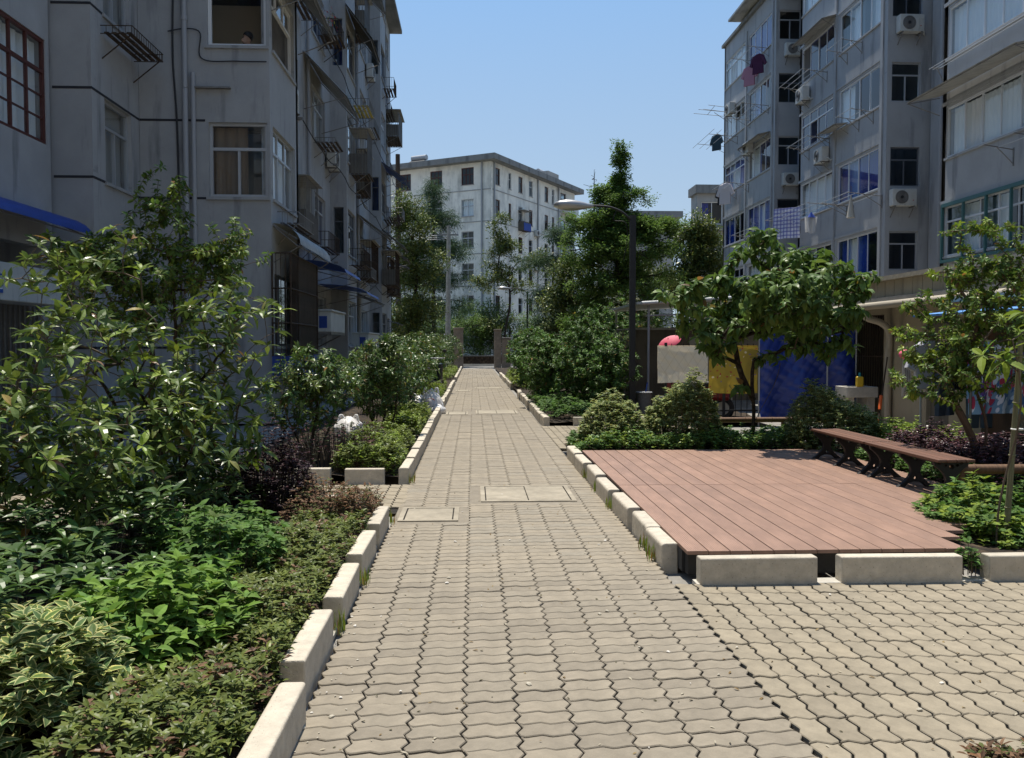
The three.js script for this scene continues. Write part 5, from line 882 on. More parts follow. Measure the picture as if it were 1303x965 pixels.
lowPlanting('hedge', 'yellow green low hedge beside the far kerb stones near the iron gate', 'hedge', [1.95, 0.04, -34], { seed: 82, pal: 'azalea', alt: 'bright', altShare: 0.5, leaf: LG.azalea, mat: LM.mid, w: 1.0, d: 9, h: 0.55, n: 700, whorl: [4, 6], stack: 2, stems: 0.1, size: 2.2 });
lowPlanting('ground_cover', 'green plants under the mulberry tree', 'ground cover', [4.6, 0.04, -12.6], { seed: 83, pal: 'cover', leaf: LG.small, mat: LM.mid, w: 2.4, d: 0.7, h: 0.3, n: 600, whorl: [4, 5], stack: 2, stems: 0.1 }).userData.kind = 'stuff';

// ---- trees beyond
farTree('magnolia_tree', 'dark evergreen tree against the end of the grey block', [-3.7, 0, -52], { seed: 91, pal: 'magnolia', leaf: CL.mag, mat: LM.waxy, stems: [[[0, 0, 0], [0, 7, 0]]], blobs: [[0, 3.2, 0, 1.9, 2.6, 1.9, 60], [0.2, 7, 0, 1.6, 2.4, 1.6, 55], [-0.2, 9.6, 0, 0.9, 1.2, 0.9, 18]], per: 14, clump: 1.0 });
farTree('cedar_tree', 'dark drooping cedar in front of the white block', [-3.0, 0, -66], { seed: 92, pal: 'cedar', leaf: CL.cedar, mat: LM.matte, stems: [[[0, 0, 0], [0, 14, 0]]], wobble: 0.005, blobs: [[0, 13.2, 0, 0.8, 0.9, 0.8, 16], [0, 11.4, 0, 1.7, 0.9, 1.5, 40], [0.3, 9, 0, 2.6, 0.8, 2.2, 60], [0, 6.8, 0, 3.2, 0.9, 2.6, 64], [0, 4.4, 0, 3.4, 0.8, 2.8, 44], [0, 2, 0, 3.2, 1, 2.8, 40]], per: 8, clump: 1.0, arch: 0.02 });
farTree('magnolia_tree', 'clear stemmed evergreen tree with open crown in front of the white block', [2.35, 0, -63], { seed: 93, gaps: 0.3, gapFreq: 2.2, pal: 'magnolia', leaf: CL.mag, mat: LM.waxy, stems: [[[0, 0, 0], [0.1, 6, 0]]], blobs: [[0, 6.6, 0, 2.4, 1.3, 1.8, 34], [0.1, 8.6, 0, 1.5, 1.3, 1.2, 24], [-0.2, 10.2, 0, 0.7, 0.9, 0.6, 10], [2.7, 7.8, 0, 1.0, 0.5, 0.6, 9], [-2.4, 6.0, 0, 1.2, 0.4, 0.6, 9]], per: 14, clump: 0.8 });
farTree('ginkgo_tree', 'tall pointed tree with tiered branches against the sky', [7.0, 0, -41], { seed: 94, gaps: 0.75, gapFreq: 2.4, pal: 'ginkgo', leaf: CL.mid, mat: LM.soft, size: 1.45, stems: [[[0, 0, 0], [0, 10.9, 0]]], wobble: 0.004, arch: -0.05, blobs: [[0, 10.6, 0, 0.25, 0.75, 0.25, 16], [0, 9.3, 0, 0.45, 0.7, 0.45, 22], [-0.8, 8.8, 0, 0.75, 0.35, 0.4, 13], [0.85, 8.4, 0.1, 0.75, 0.35, 0.4, 13], [0, 8.4, 0, 1.25, 0.8, 1.1, 80], [-0.8, 7.3, 0, 1.9, 0.8, 1.5, 110], [0.9, 7.0, 0, 1.8, 0.8, 1.5, 100], [2.5, 7.3, 0, 0.9, 0.22, 0.4, 14], [0, 6.0, 0, 3.0, 1.0, 2.3, 180], [0.2, 4.4, 0, 3.0, 1.0, 2.4, 130], [0, 2.6, 0, 2.7, 1.2, 2.2, 110]], per: 12, clump: 0.5 });
farTree('magnolia_tree', 'dark bronze leaved evergreen between cedar and pointed tree', [5.0, 0, -44], { seed: 95, pal: 'magnolia', leaf: CL.mag, mat: LM.waxy, stems: [[[0, 0, 0], [0, 4, 0]]], blobs: [[0, 4.2, 0, 1.5, 1.9, 1.4, 60], [0.2, 2.2, 0, 1.6, 1.2, 1.4, 34]], per: 8, clump: 0.8 });
farTree('cedar_tree', 'weeping dark cedar beside the small far street lamp', [5.6, 0, -53], { seed: 96, pal: 'cedar', leaf: CL.cedar, mat: LM.matte, stems: [[[0, 0, 0], [0, 9, 0]]], wobble: 0.01, blobs: [[0, 8.4, 0, 1.0, 0.5, 0.9, 14], [-0.6, 6.6, 0, 2.2, 0.6, 1.6, 30], [-0.5, 4.6, 0, 2.4, 0.7, 2, 40], [-0.4, 2.6, 0, 2.4, 0.9, 2, 40]], per: 8, clump: 0.9, arch: 0.02 });
farTree('magnolia_tree', 'dense evergreen with bronze leaves beside the balcony block', [12.7, 0, -48], { seed: 97, pal: 'magnolia', leaf: CL.mag, mat: LM.waxy, stems: [[[0, 0, 0], [0, 6.5, 0]]], blobs: [[0, 7.2, 0, 1.4, 1.6, 1.3, 60], [-0.4, 4.8, 0, 1.9, 1.6, 1.6, 80], [0, 2.4, 0, 2.0, 1.5, 1.6, 40]], per: 15, clump: 0.9 });
farTree('magnolia_tree', 'slim dark evergreen in front of the grey flat roofed building', [10.2, 0, -52], { seed: 98, pal: 'magnolia', leaf: CL.mag, mat: LM.waxy, stems: [[[0, 0, 0], [0, 5, 0]]], blobs: [[0, 5.8, 0, 1.0, 1.4, 1.0, 26], [0, 3, 0, 1.5, 1.6, 1.2, 34]], per: 7, clump: 0.8 });
for (const [x, z, h, s, label] of [[-1.2, -71, 5.6, 101, 'low dark tree behind the gate opening'], [2.2, -72.5, 5.0, 102, 'spreading tree behind the gate, with a thin trunk'], [5.5, -70, 5.2, 103, 'tree beyond the gate pillar on the lamp side'], [8.6, -64, 5.8, 104, 'dark tree under the pointed one'], [-5.2, -72, 6.5, 105, 'dark tree behind the power pole'], [0.6, -74, 5.8, 106, 'dense tree blocking the street end'], [-3.2, -70, 4.0, 107, 'low tree behind the picket fence']])
  farTree('street_tree', label, [x, 0, z], { seed: s, pal: s % 2 ? 'ginkgo' : 'magnolia', leaf: s % 2 ? CL.small : CL.mag, mat: LM.mid, stems: [[[0, 0, 0], [0, h * 0.5, 0]]], blobs: [[0, h * 0.62, 0, 2.6, h * 0.34, 1.8, 60], [0, h * 0.3, 0.3, 2.4, h * 0.22, 1.4, s === 102 ? 12 : 34]], per: 8, clump: 1.1, group: 'trees behind the gate' });
{ // the bare spindly tree whose top shows against the sky
  const t = thing('bare_tree', 'thin bare drooping treetop against the sky by the white block', 'tree', [8.0, 0, -57]);
  const sk = grow({ seed: 111, stems: [[[0, 0, 0], [0, 13.2, 0]]], wobble: 0.004, blobs: [[0, 12.2, 0, 0.7, 1.2, 0.5, 26], [0, 10, 0, 0.9, 1.2, 0.6, 26]], step: 0.5, tipR: 0.012, arch: 0.3 }); part('trunk', branchGeo(sk.segs), MT.bark, t);
}
{ // flowers in the window cage
  const R = rngOf(8), list = [], grn = []; for (let i = 0; i < 60; i++) { const p = V((R() - 0.5) * 1.0, 0.3 + R() * 0.45, 0.1 + R() * 0.4); (i % 3 ? list : grn).push({ m: leafMatrix(p, V(R() - 0.5, 1, R() - 0.5), V(R() - 0.5, 0.4, 1), 2.2), c: i % 3 ? (i % 7 ? RGB(0.6, 0.05, 0.04) : RGB(0.5, 0.45, 0.05)) : RGB(0.06, 0.12, 0.02) }); }
  const t = thing('potted_flowers', 'red and yellow flowers growing in a window cage high on the wall', 'flowers'); t.applyMatrix4(flowerCage.matrix); t.position.y += 0.05;
  part('trough', bx(-0.45, 0.45, 0.04, 0.26, 0.1, 0.45), MT.brownSheet, t); foliage(t, 'petals', LG.small, LM.soft, list); foliage(t, 'foliage', LG.small, LM.mid, grn);
}

// ---------------------------------------------------------------- benches, lamps, rails
function bench(z, len, label) {
  const t = thing('bench', label, 'bench', [4.33, 0.176, z], 0, 'slatted benches on the deck'), wood = [[0.20, 0.095, 0.06], [0.225, 0.105, 0.066], [0.185, 0.088, 0.056]].map((c) => mat(c, 0.55, { tex: 'wood', size: 0.3, sizeY: 2.4 }));
  for (let i = 0; i < 4; i++) part('slat', rbx(-0.17 + i * 0.088, -0.17 + i * 0.088 + 0.078, 0.335, 0.362, -len, 0, 0.006), wood[i % 3], t);
  const s = new THREE.Shape(); s.moveTo(-0.16, 0.333); s.lineTo(0.16, 0.333); s.lineTo(0.155, 0.30); s.bezierCurveTo(0.08, 0.25, 0.04, 0.20, 0.045, 0.15); s.bezierCurveTo(0.06, 0.09, 0.11, 0.05, 0.18, 0.0); s.lineTo(0.11, 0.0); s.bezierCurveTo(0.08, 0.04, 0.05, 0.055, 0, 0.055); s.bezierCurveTo(-0.05, 0.055, -0.08, 0.04, -0.11, 0.0); s.lineTo(-0.18, 0.0); s.bezierCurveTo(-0.11, 0.05, -0.06, 0.09, -0.045, 0.15); s.bezierCurveTo(-0.04, 0.20, -0.08, 0.25, -0.155, 0.30); s.closePath();
  for (const [x, y, r] of [[0, 0.285, 0.024], [-0.055, 0.30, 0.014], [0.055, 0.30, 0.014], [0, 0.088, 0.02]]) { const h = new THREE.Path(); h.absarc(x, y, r, 0, Math.PI * 2); s.holes.push(h); }
  const leg = plain(new THREE.ExtrudeGeometry(s, { depth: 0.03, bevelEnabled: true, bevelSize: 0.004, bevelThickness: 0.006, bevelSegments: 1, curveSegments: 8 }));
  for (const k of [0.07, 0.5, 0.93]) part('leg', leg.clone().translate(0, 0, -len * k - 0.015), MT.iron, t);
  for (const x of [-0.1, 0.1]) part('stretcher', bx(x - 0.015, x + 0.015, 0.31, 0.333, -len + 0.05, -0.05), MT.iron, t);
}
bench(-7.45, 1.45, 'brown slatted bench with black iron legs beside the log rail');
bench(-8.93, 1.45, 'brown slatted bench with black iron legs beside the round variegated bush');
function logRail(name, label, a, b, y, posts, r = 0.045) {
  const t = thing(name, label, 'rail', [a.x, 0, a.z]), A = V(0, y, 0), B = V(b.x - a.x, y, b.z - a.z), L = A.distanceTo(B), d = B.clone().sub(A).normalize();
  part('rail_log', muv(rod(A.clone().addScaledVector(d, -0.08), B.clone().addScaledVector(d, 0.08), r, r, 12)), MT.wood, t);
  for (let k = 0.2; k < L; k += 0.42) part('node', new THREE.TorusGeometry(r, 0.006, 5, 14).applyQuaternion(_q.setFromUnitVectors(V(0, 0, 1), d)).translate(d.x * k, y, d.z * k), MT.wood, t);
  for (const s of posts) part('post', rod(V(B.x * s, -0.03, B.z * s), V(B.x * s, y - 0.02, B.z * s), r * 0.95, r * 0.95, 12), MT.wood, t);
}
logRail('log_rail', 'brown bamboo style rail at the end of the bench', V(4.38, 0, -7.6), V(6.6, 0, -7.55), 0.43, [0.03, 0.5, 0.97]);
logRail('log_rail', 'weathered brown rail behind the deck hedge, under the mulberry', V(3.55, 0, -12.95), V(6.0, 0, -12.95), 0.42, [0.02, 0.5, 0.98], 0.04);
{ const t = thing('plant_stake', 'mossy greenish bamboo stake holding the sapling', 'stake', [4.05, -0.02, -6.3]); part('pole', muv(rod(V(0, 0, 0), V(0.07, 1.62, 0.03), 0.024, 0.018, 10)), mat([0.22, 0.22, 0.12], 0.8, { tex: 'wood', size: 0.3 }), t); for (const y of [0.35, 0.75, 1.15, 1.5]) part('node', new THREE.TorusGeometry(0.023, 0.005, 5, 12).rotateX(Math.PI / 2).translate(0.07 * y / 1.62, y, 0.03 * y / 1.62), mat([0.18, 0.17, 0.09], 0.85), t); part('tie', new THREE.TorusGeometry(0.04, 0.006, 5, 12).rotateX(Math.PI / 2).translate(0.05, 0.95, 0.04), MT.white, t); }
function streetLamp(x, z, h, label, arm = 0.95) {
  const t = thing('street_lamp', label, 'street lamp', [x, 0, z]);
  part('pole', M([bx(-0.06, 0.06, 0.1, h, -0.06, 0.06), bx(-0.11, 0.11, 0.0, 0.1, -0.11, 0.11)]), MT.iron, t);
  part('arm', tube([V(-0.04, h - 0.10, 0), V(-0.22, h + 0.06, 0), V(-0.5, h + 0.17, 0), V(-arm * 0.72, h + 0.20, 0)], 0.024, 24, 8), MT.iron, t);
  part('cable', tube([V(-0.35, h + 0.1, 0), V(-0.42, h - 0.1, 0), V(-0.16, h - 0.15, 0), V(-0.13, h - 0.6, 0), V(-0.2, h - 0.95, 0)], 0.008, 24, 5), MT.iron, t);
  const pts = []; for (let i = 0; i <= 14; i++) { const s = i / 14; pts.push(new THREE.Vector2(0.135 * Math.pow(Math.sin(Math.PI * Math.pow(s, 0.75)), 0.75) + (s > 0.9 ? 0.02 : 0.001), s * 0.72)); }
  const hd = plain(new THREE.LatheGeometry(pts, 22)).scale(1, 1, 0.8).rotateZ(-Math.PI / 2).scale(1.2, 0.85, 1.2).rotateZ(-0.03).translate(-arm * 0.72 - 0.8, h + 0.215, 0);
  part('head', hd, mat([0.36, 0.35, 0.34], 0.35, { metal: 0.5 }), t);
  part('lens', plain(new THREE.SphereGeometry(0.2, 20, 8, 0, Math.PI * 2, Math.PI / 2, Math.PI / 2)).scale(1.5, 0.32, 0.5).translate(-arm * 0.72 - 0.5, h + 0.185, 0), mat([0.6, 0.58, 0.5], 0.25), t);
}
streetLamp(3.40, -18.2, 4.33, 'black street lamp with grey oval head, beside the hanging quilt', 1.25);
streetLamp(3.55, -56.0, 5.1, 'small far street lamp in front of the white block, near the gate', 1.6);
{ const t = thing('litter_bin', 'grey speckled litter bin behind the lamp post', 'bin', [3.72, 0.04, -18.5]); part('body', muv(new THREE.CylinderGeometry(0.17, 0.15, 0.5, 16, 1)).translate(0, 0.25, 0), mat([0.22, 0.21, 0.20], 0.8, { tex: 'stone', size: 0.3 }), t); part('rim', new THREE.TorusGeometry(0.17, 0.015, 6, 18).rotateX(Math.PI / 2).translate(0, 0.5, 0), MT.pipe, t); part('handle', rod(V(0, 0.4, 0.1), V(0.07, 0.72, 0.05), 0.012), MT.blueSheet, t); }
// iron fence with laundry
{
  const t = thing('iron_fence', 'black iron bar fence carrying laundry behind the bushes', 'fence', [3.9, 0, -17.2]); const x1 = 3.6;
  for (let x = 0; x <= x1 + 0.01; x += x1 / 3) part('post', bx(x - 0.025, x + 0.025, 0, 1.62, -0.025, 0.025), MT.iron, t);
  for (const y of [0.22, 1.48]) part('rail', bx(0.026, x1 - 0.026, y, y + 0.035, -0.013, 0.013), MT.iron, t);
  for (let k = 1; k < 30; k++) if (k % 10) part('bar', rod(V(k * x1 / 30, 0.12, 0), V(k * x1 / 30, 1.60, 0), 0.008, 0.008, 6), MT.iron, t);
}
function drape(w, h, o = {}) {                                   // hanging cloth with folds; top edge at y = 0
  const g = new THREE.PlaneGeometry(w, h, o.nx ?? 28, o.ny ?? 14).translate(0, -h / 2, 0), p = g.attributes.position, R = rngOf(o.seed ?? 3), f = o.fold ?? 0.015, ph = R() * 6;
  for (let i = 0; i < p.count; i++) { const x = p.getX(i), y = p.getY(i), s = -y / h; p.setZ(i, (o.crease ?? 0) * (Math.abs(Math.sin(x * 9 + y * 13 + ph)) + Math.abs(Math.sin(x * 17 - y * 11 + ph * 2)) * 0.6 + Math.abs(Math.sin(x * 5 + y * 24)) * 0.4) + Math.sin(x * (o.freq ?? 14) + ph + s * 0.8) * f * (0.35 + s) + Math.sin(x * 5 + y * 4 + ph) * f * 0.6); p.setY(i, y + (s > 0.05 ? Math.sin(x * 4 + ph) * 0.012 * s : (o.swag ?? 0) * -Math.pow(Math.sin((x / w + 0.5) * Math.PI), 2))); p.setX(i, x * (1 + (o.flare ?? 0) * s)); }
  g.computeVertexNormals(); return plain(g);
}
function cloth(name, label, category, pos, w, h, m, o = {}) {
  const t = thing(name, label, category, pos, o.turn ?? 0, o.group); const a = drape(w, h, o);
  part('front', a, m, t); part('back', drape(w, h * (o.backShare ?? 0.6), { ...o, seed: (o.seed ?? 3) + 9 }).translate(0, 0, -0.035), m, t);
  part('fold', plain(new THREE.CylinderGeometry(0.0175, 0.0175, w, 10, 1, true, 0, Math.PI)).rotateZ(Math.PI / 2).rotateX(-Math.PI / 2).translate(0, 0, -0.0175), m, t); return t;
}
const canvasTex = (w, h, fn) => { const c = document.createElement('canvas'); c.width = w; c.height = h; fn(c.getContext('2d'), w, h); const t = new THREE.CanvasTexture(c); t.colorSpace = THREE.SRGBColorSpace; t.wrapS = t.wrapT = THREE.RepeatWrapping; return t; };
const printed = (tex, rough = 0.95) => new THREE.MeshPhysicalMaterial({ map: tex, roughness: rough, side: THREE.DoubleSide, transmission: 0.15, thickness: 0 });
const quilt = printed(canvasTex(256, 256, (x, w, h) => { x.fillStyle = '#e4dac4'; x.fillRect(0, 0, w, h); x.strokeStyle = '#d2c7b0'; x.lineWidth = 2; for (let i = -4; i < 8; i++) { x.beginPath(); x.moveTo(i * 48, 0); x.lineTo(i * 48 + 120, h); x.stroke(); x.beginPath(); x.moveTo(i * 48 + 120, 0); x.lineTo(i * 48, h); x.stroke(); } }));
const yellow = printed(canvasTex(256, 256, (x, w, h) => { const R = rngOf(4); x.fillStyle = '#b99d38'; x.fillRect(0, 0, w, h); for (let i = 0; i < 60; i++) { x.fillStyle = ['#b0673a', '#e9dcb0', '#8c7a8c', '#b5483f'][i % 4]; x.beginPath(); x.ellipse(R() * w, R() * h, 3 + R() * 4, 2 + R() * 4, R() * 3, 0, 7); x.fill(); } }));
const floral = printed(canvasTex(512, 512, (x, w, h) => { const R = rngOf(6); x.fillStyle = '#7f9db8'; x.fillRect(0, 0, w, h); for (let i = 0; i < 260; i++) { x.fillStyle = ['#c9d8e6', '#b23a52', '#4a6fa0', '#e8e6ee', '#c4566f', '#3f7f9a', '#6b4a9a'][i % 7]; x.beginPath(); x.ellipse(R() * w, R() * h, 6 + R() * 14, 16 + R() * 40, R() * 0.5, 0, 7); x.fill(); } }));
const plaid = printed(canvasTex(128, 128, (x, w, h) => { x.fillStyle = '#d9dcec'; x.fillRect(0, 0, w, h); x.fillStyle = 'rgba(90,95,170,0.55)'; for (let i = 0; i < 8; i++) { x.fillRect(i * 16, 0, 6, h); x.fillRect(0, i * 16, w, 6); } }));
cloth('quilt', 'cream quilted bedspread hung over the black fence', 'quilt', [4.24, 1.545, -17.16], 1.02, 0.74, quilt, { fold: 0.014, freq: 8, crease: 0.008, nx: 50, ny: 30 });
cloth('cloth', 'yellow spotted cloth hung over the black fence', 'cloth', [5.28, 1.545, -17.16], 1.0, 0.95, yellow, { fold: 0.02, seed: 8, crease: 0.01, nx: 50, ny: 30 });
{
  const t = thing('tarpaulin', 'deep blue tarpaulin screen hung between poles beside the barred window', 'tarpaulin', [6.6, 0, -16.75]), m = mat([0.014, 0.036, 0.21], 0.45);
  part('sheet', muv(drape(1.95, 1.75, { fold: 0.085, freq: 7.5, swag: 0.22, seed: 12, nx: 90, ny: 70, crease: 0.022 }).translate(0.02, 1.86, 0)), m, t);
  for (const x of [-0.95, 0.42, 1.0]) part('pole', rod(V(x, -0.04, 0.07), V(x, 1.95, 0.07), 0.018), MT.pipe, t); part('line', rod(V(-0.95, 1.9, 0.06), V(1.0, 1.9, 0.06), 0.006), MT.dark, t);
}
{ // umbrella and carport behind the fence
  const t = thing('umbrella', 'open pinkish red umbrella behind the lamp post and quilt', 'umbrella', [4.78, 1.56, -20.5]); t.rotation.set(0.4, 0, 0.45);
  const g = plain(new THREE.SphereGeometry(0.33, 16, 6, 0, Math.PI * 2, 0, 1.05)).scale(1, 0.62, 1); part('canopy', g, mat([0.75, 0.06, 0.13], 0.7, { transmission: 0.35, thickness: 0 }), t); part('shaft', rod(V(0, -0.35, 0), V(0, 0.24, 0), 0.008), MT.steel, t); for (let k = 0; k < 8; k++) { const a = k / 8 * 6.283; part('rib', rod(V(0, 0.19, 0), V(Math.cos(a) * 0.27, 0.1, Math.sin(a) * 0.27), 0.003, 0.003, 4), MT.steel, t); }
  const c = thing('carport', 'white sheet roof on thin posts behind the fence', 'canopy', [4.2, 0, -21]);
  part('roof_sheet', bx(0, 3.4, 2.58, 2.64, -5.0, 0).rotateZ(0.06), MT.acWhite, c); part('gutter', rod(V(-0.05, 2.6, 0.05), V(2.6, 2.76, 0.05), 0.05), MT.acWhite, c); for (const x of [0.15, 3.2]) for (const z of [-0.1, -4.9]) part('post', rod(V(x, -0.04, z), V(x, 2.58 + x * 0.06, z), 0.03), MT.pipe, c); part('beam', rod(V(0.1, 2.3, -0.1), V(2.5, 2.4, -0.1), 0.02), MT.pipe, c);
  const k = thing('garden_shed', 'low brown sided lean-to behind the white canopy', 'shed', [6.6, 0, -24]); part('wall', bx(-2.6, 2, 0, 2.0, -0.1, 0), MT.brownSheet, k); part('roof', bx(-2.2, 2.2, 2.0, 2.06, -2, 0.25), MT.greySheet, k); part('door', bx(-0.5, 0.4, 0.05, 1.8, 0.002, 0.03), MT.greySheet, k);
  const sg = thing('roof_sign', 'small green and white board above the lean-to', 'sign', [7.2, 2.06, -23.9]); part('board', bx(-0.75, 0.75, 0.12, 0.5, -0.02, 0.02), mat([0.03, 0.22, 0.08], 0.6), sg); part('lettering_block', bx(-0.72, -0.3, 0.16, 0.46, 0.021, 0.024), MT.white, sg); for (const x of [-0.6, 0.6]) part('leg', bx(x - 0.02, x + 0.02, 0, 0.12, -0.02, 0.02), MT.steel, sg);
}
// ---------------------------------------------------------------- shed row and laundry at the right
{
  const b = thing('shed_row', 'beige single storey shed row with gutter, downpipe and barred openings', 'shed', [7.75, 0, -15.6]), fr = new THREE.Matrix4().makeTranslation(-7.75, 0, 15.6).multiply(frameAt(FACE_NX, 7.75, 0, 0));
  const ops = [[-18.6, -15.85, 0.55, 2.15], [-12.7, -11.9, 0.02, 2.05], [-10.5, -9.1, 0.9, 2.0], [-14.3, -13.6, 0.02, 2.05]];
  wall(b, 'wall', fr, -21, -6, 0, 2.32, ops, MT.beigeWall, 0.18);
  barGrille(b, fr, -18.55, -15.9, 0.56, 2.14, -0.06, MT.rust, 0.1); barGrille(b, fr, -10.45, -9.15, 0.92, 1.98, -0.06, MT.rust, 0.12);
  part('door', lbx(fr, -12.68, -11.92, 0.02, 2.04, -0.12, -0.07), MT.wood, b); part('door', lbx(fr, -14.28, -13.62, 0.02, 2.04, -0.12, -0.07), MT.brownSheet, b);
  part('back_wall', lbx(fr, -21, -6, 0, 2.3, -3.4, -3.2), MT.inner, b); part('end_wall', lbx(fr, -21, -20.8, 0, 2.3, -3.2, -0.19), MT.beigeWall, b);
  part('roof', lbx(fr, -21.2, -5.8, 2.325, 2.42, -3.5, 0.45), MT.slab, b);
  for (let k = 0; k < 48; k++) part('roof_tile', lbx(fr, -21.1 + k * 0.315, -20.8 + k * 0.315, 2.425, 2.72, 0.30, 0.34), MT.beigeWall, b);
  part('ridge_cap', lbx(fr, -21.2, -5.8, 2.725, 2.8, 0.22, 0.42), MT.beigePipe, b); part('gutter', rod(V(-21.1, 2.28, 0.5), V(-6, 2.28, 0.5), 0.065, 0.065, 12).applyMatrix4(fr), MT.beigePipe, b);
  part('downpipe', tube([V(-15.62, 2.26, 0.5), V(-15.62, 2.1, 0.48), V(-15.55, 1.98, 0.2), V(-15.5, 1.85, 0.09), V(-15.5, 1.2, 0.08), V(-15.5, 0.02, 0.08)], 0.062, 40, 10).applyMatrix4(fr), MT.beigePipe, b);
  const s = thing('stone_sink', 'grey concrete wash sink beside the blue tarpaulin', 'sink', [7.35, -0.04, -16.1]); part('basin', M([rbx(-0.3, 0.3, 0.62, 0.82, 0.22, 0.27, 0.01), rbx(-0.3, 0.3, 0.62, 0.82, -0.27, -0.22, 0.01), rbx(-0.3, -0.25, 0.62, 0.82, -0.22, 0.22, 0.01), rbx(0.25, 0.3, 0.62, 0.82, -0.22, 0.22, 0.01), bx(-0.25, 0.25, 0.62, 0.66, -0.22, 0.22)]), MT.concrete, s); for (const x of [-0.2, 0.2]) part('pier', bx(x - 0.07, x + 0.07, 0, 0.62, -0.2, 0.2), MT.concrete, s);
  const bt = thing('detergent_bottle', 'yellow detergent bottle standing on the sink', 'bottle', [7.3, 0.78, -15.86]); part('body', rbx(-0.07, 0.07, 0, 0.2, -0.04, 0.04, 0.03), mat([0.62, 0.42, 0.03], 0.4), bt); part('cap', rod(V(0, 0.2, 0), V(0, 0.27, 0), 0.025), mat([0.02, 0.25, 0.3], 0.4), bt);
  const br = thing('broom', 'orange dust broom leaning on the beige downpipe', 'broom', [7.2, 0, -14.9]); const org = mat([0.75, 0.13, 0.02], 0.5); part('handle', rod(V(0, 0.12, 0.0), V(0.36, 1.35, -0.42), 0.013), MT.rust, br); part('grip', rod(V(0.08, 0.42, -0.1), V(0.14, 0.66, -0.18), 0.03), org, br); part('head', plain(new THREE.ConeGeometry(0.15, 0.26, 12)).scale(1, 1, 0.4).translate(0, 0.13, 0), org, br);
  const ca = thing('canopy_panel', 'sky blue corrugated panel over the doors of the shed row', 'canopy', [7.2, 2.05, -11.2]); part('sheet', bx(-0.5, 0.35, 0, 0.03, -1.6, 1.6).rotateZ(0.12), mat([0.10, 0.28, 0.62], 0.5), ca); for (const z of [-1.4, 0, 1.4]) part('strut', rod(V(-0.4, -0.06, z), V(0.5, -0.3, z), 0.012), MT.steel, ca);
  const gr = thing('clothes_pole', 'turquoise pole reaching out above the shed roof', 'pole', [9.5, 0, -14.5]); part('pole', rod(V(-1.2, 2.95, 0.4), V(1.4, 3.12, 0.9), 0.02), mat([0.03, 0.38, 0.33], 0.5), gr); part('post', rod(V(0.6, 2.42, 0.72), V(0.6, 3.07, 0.75), 0.018), MT.steel, gr);
}
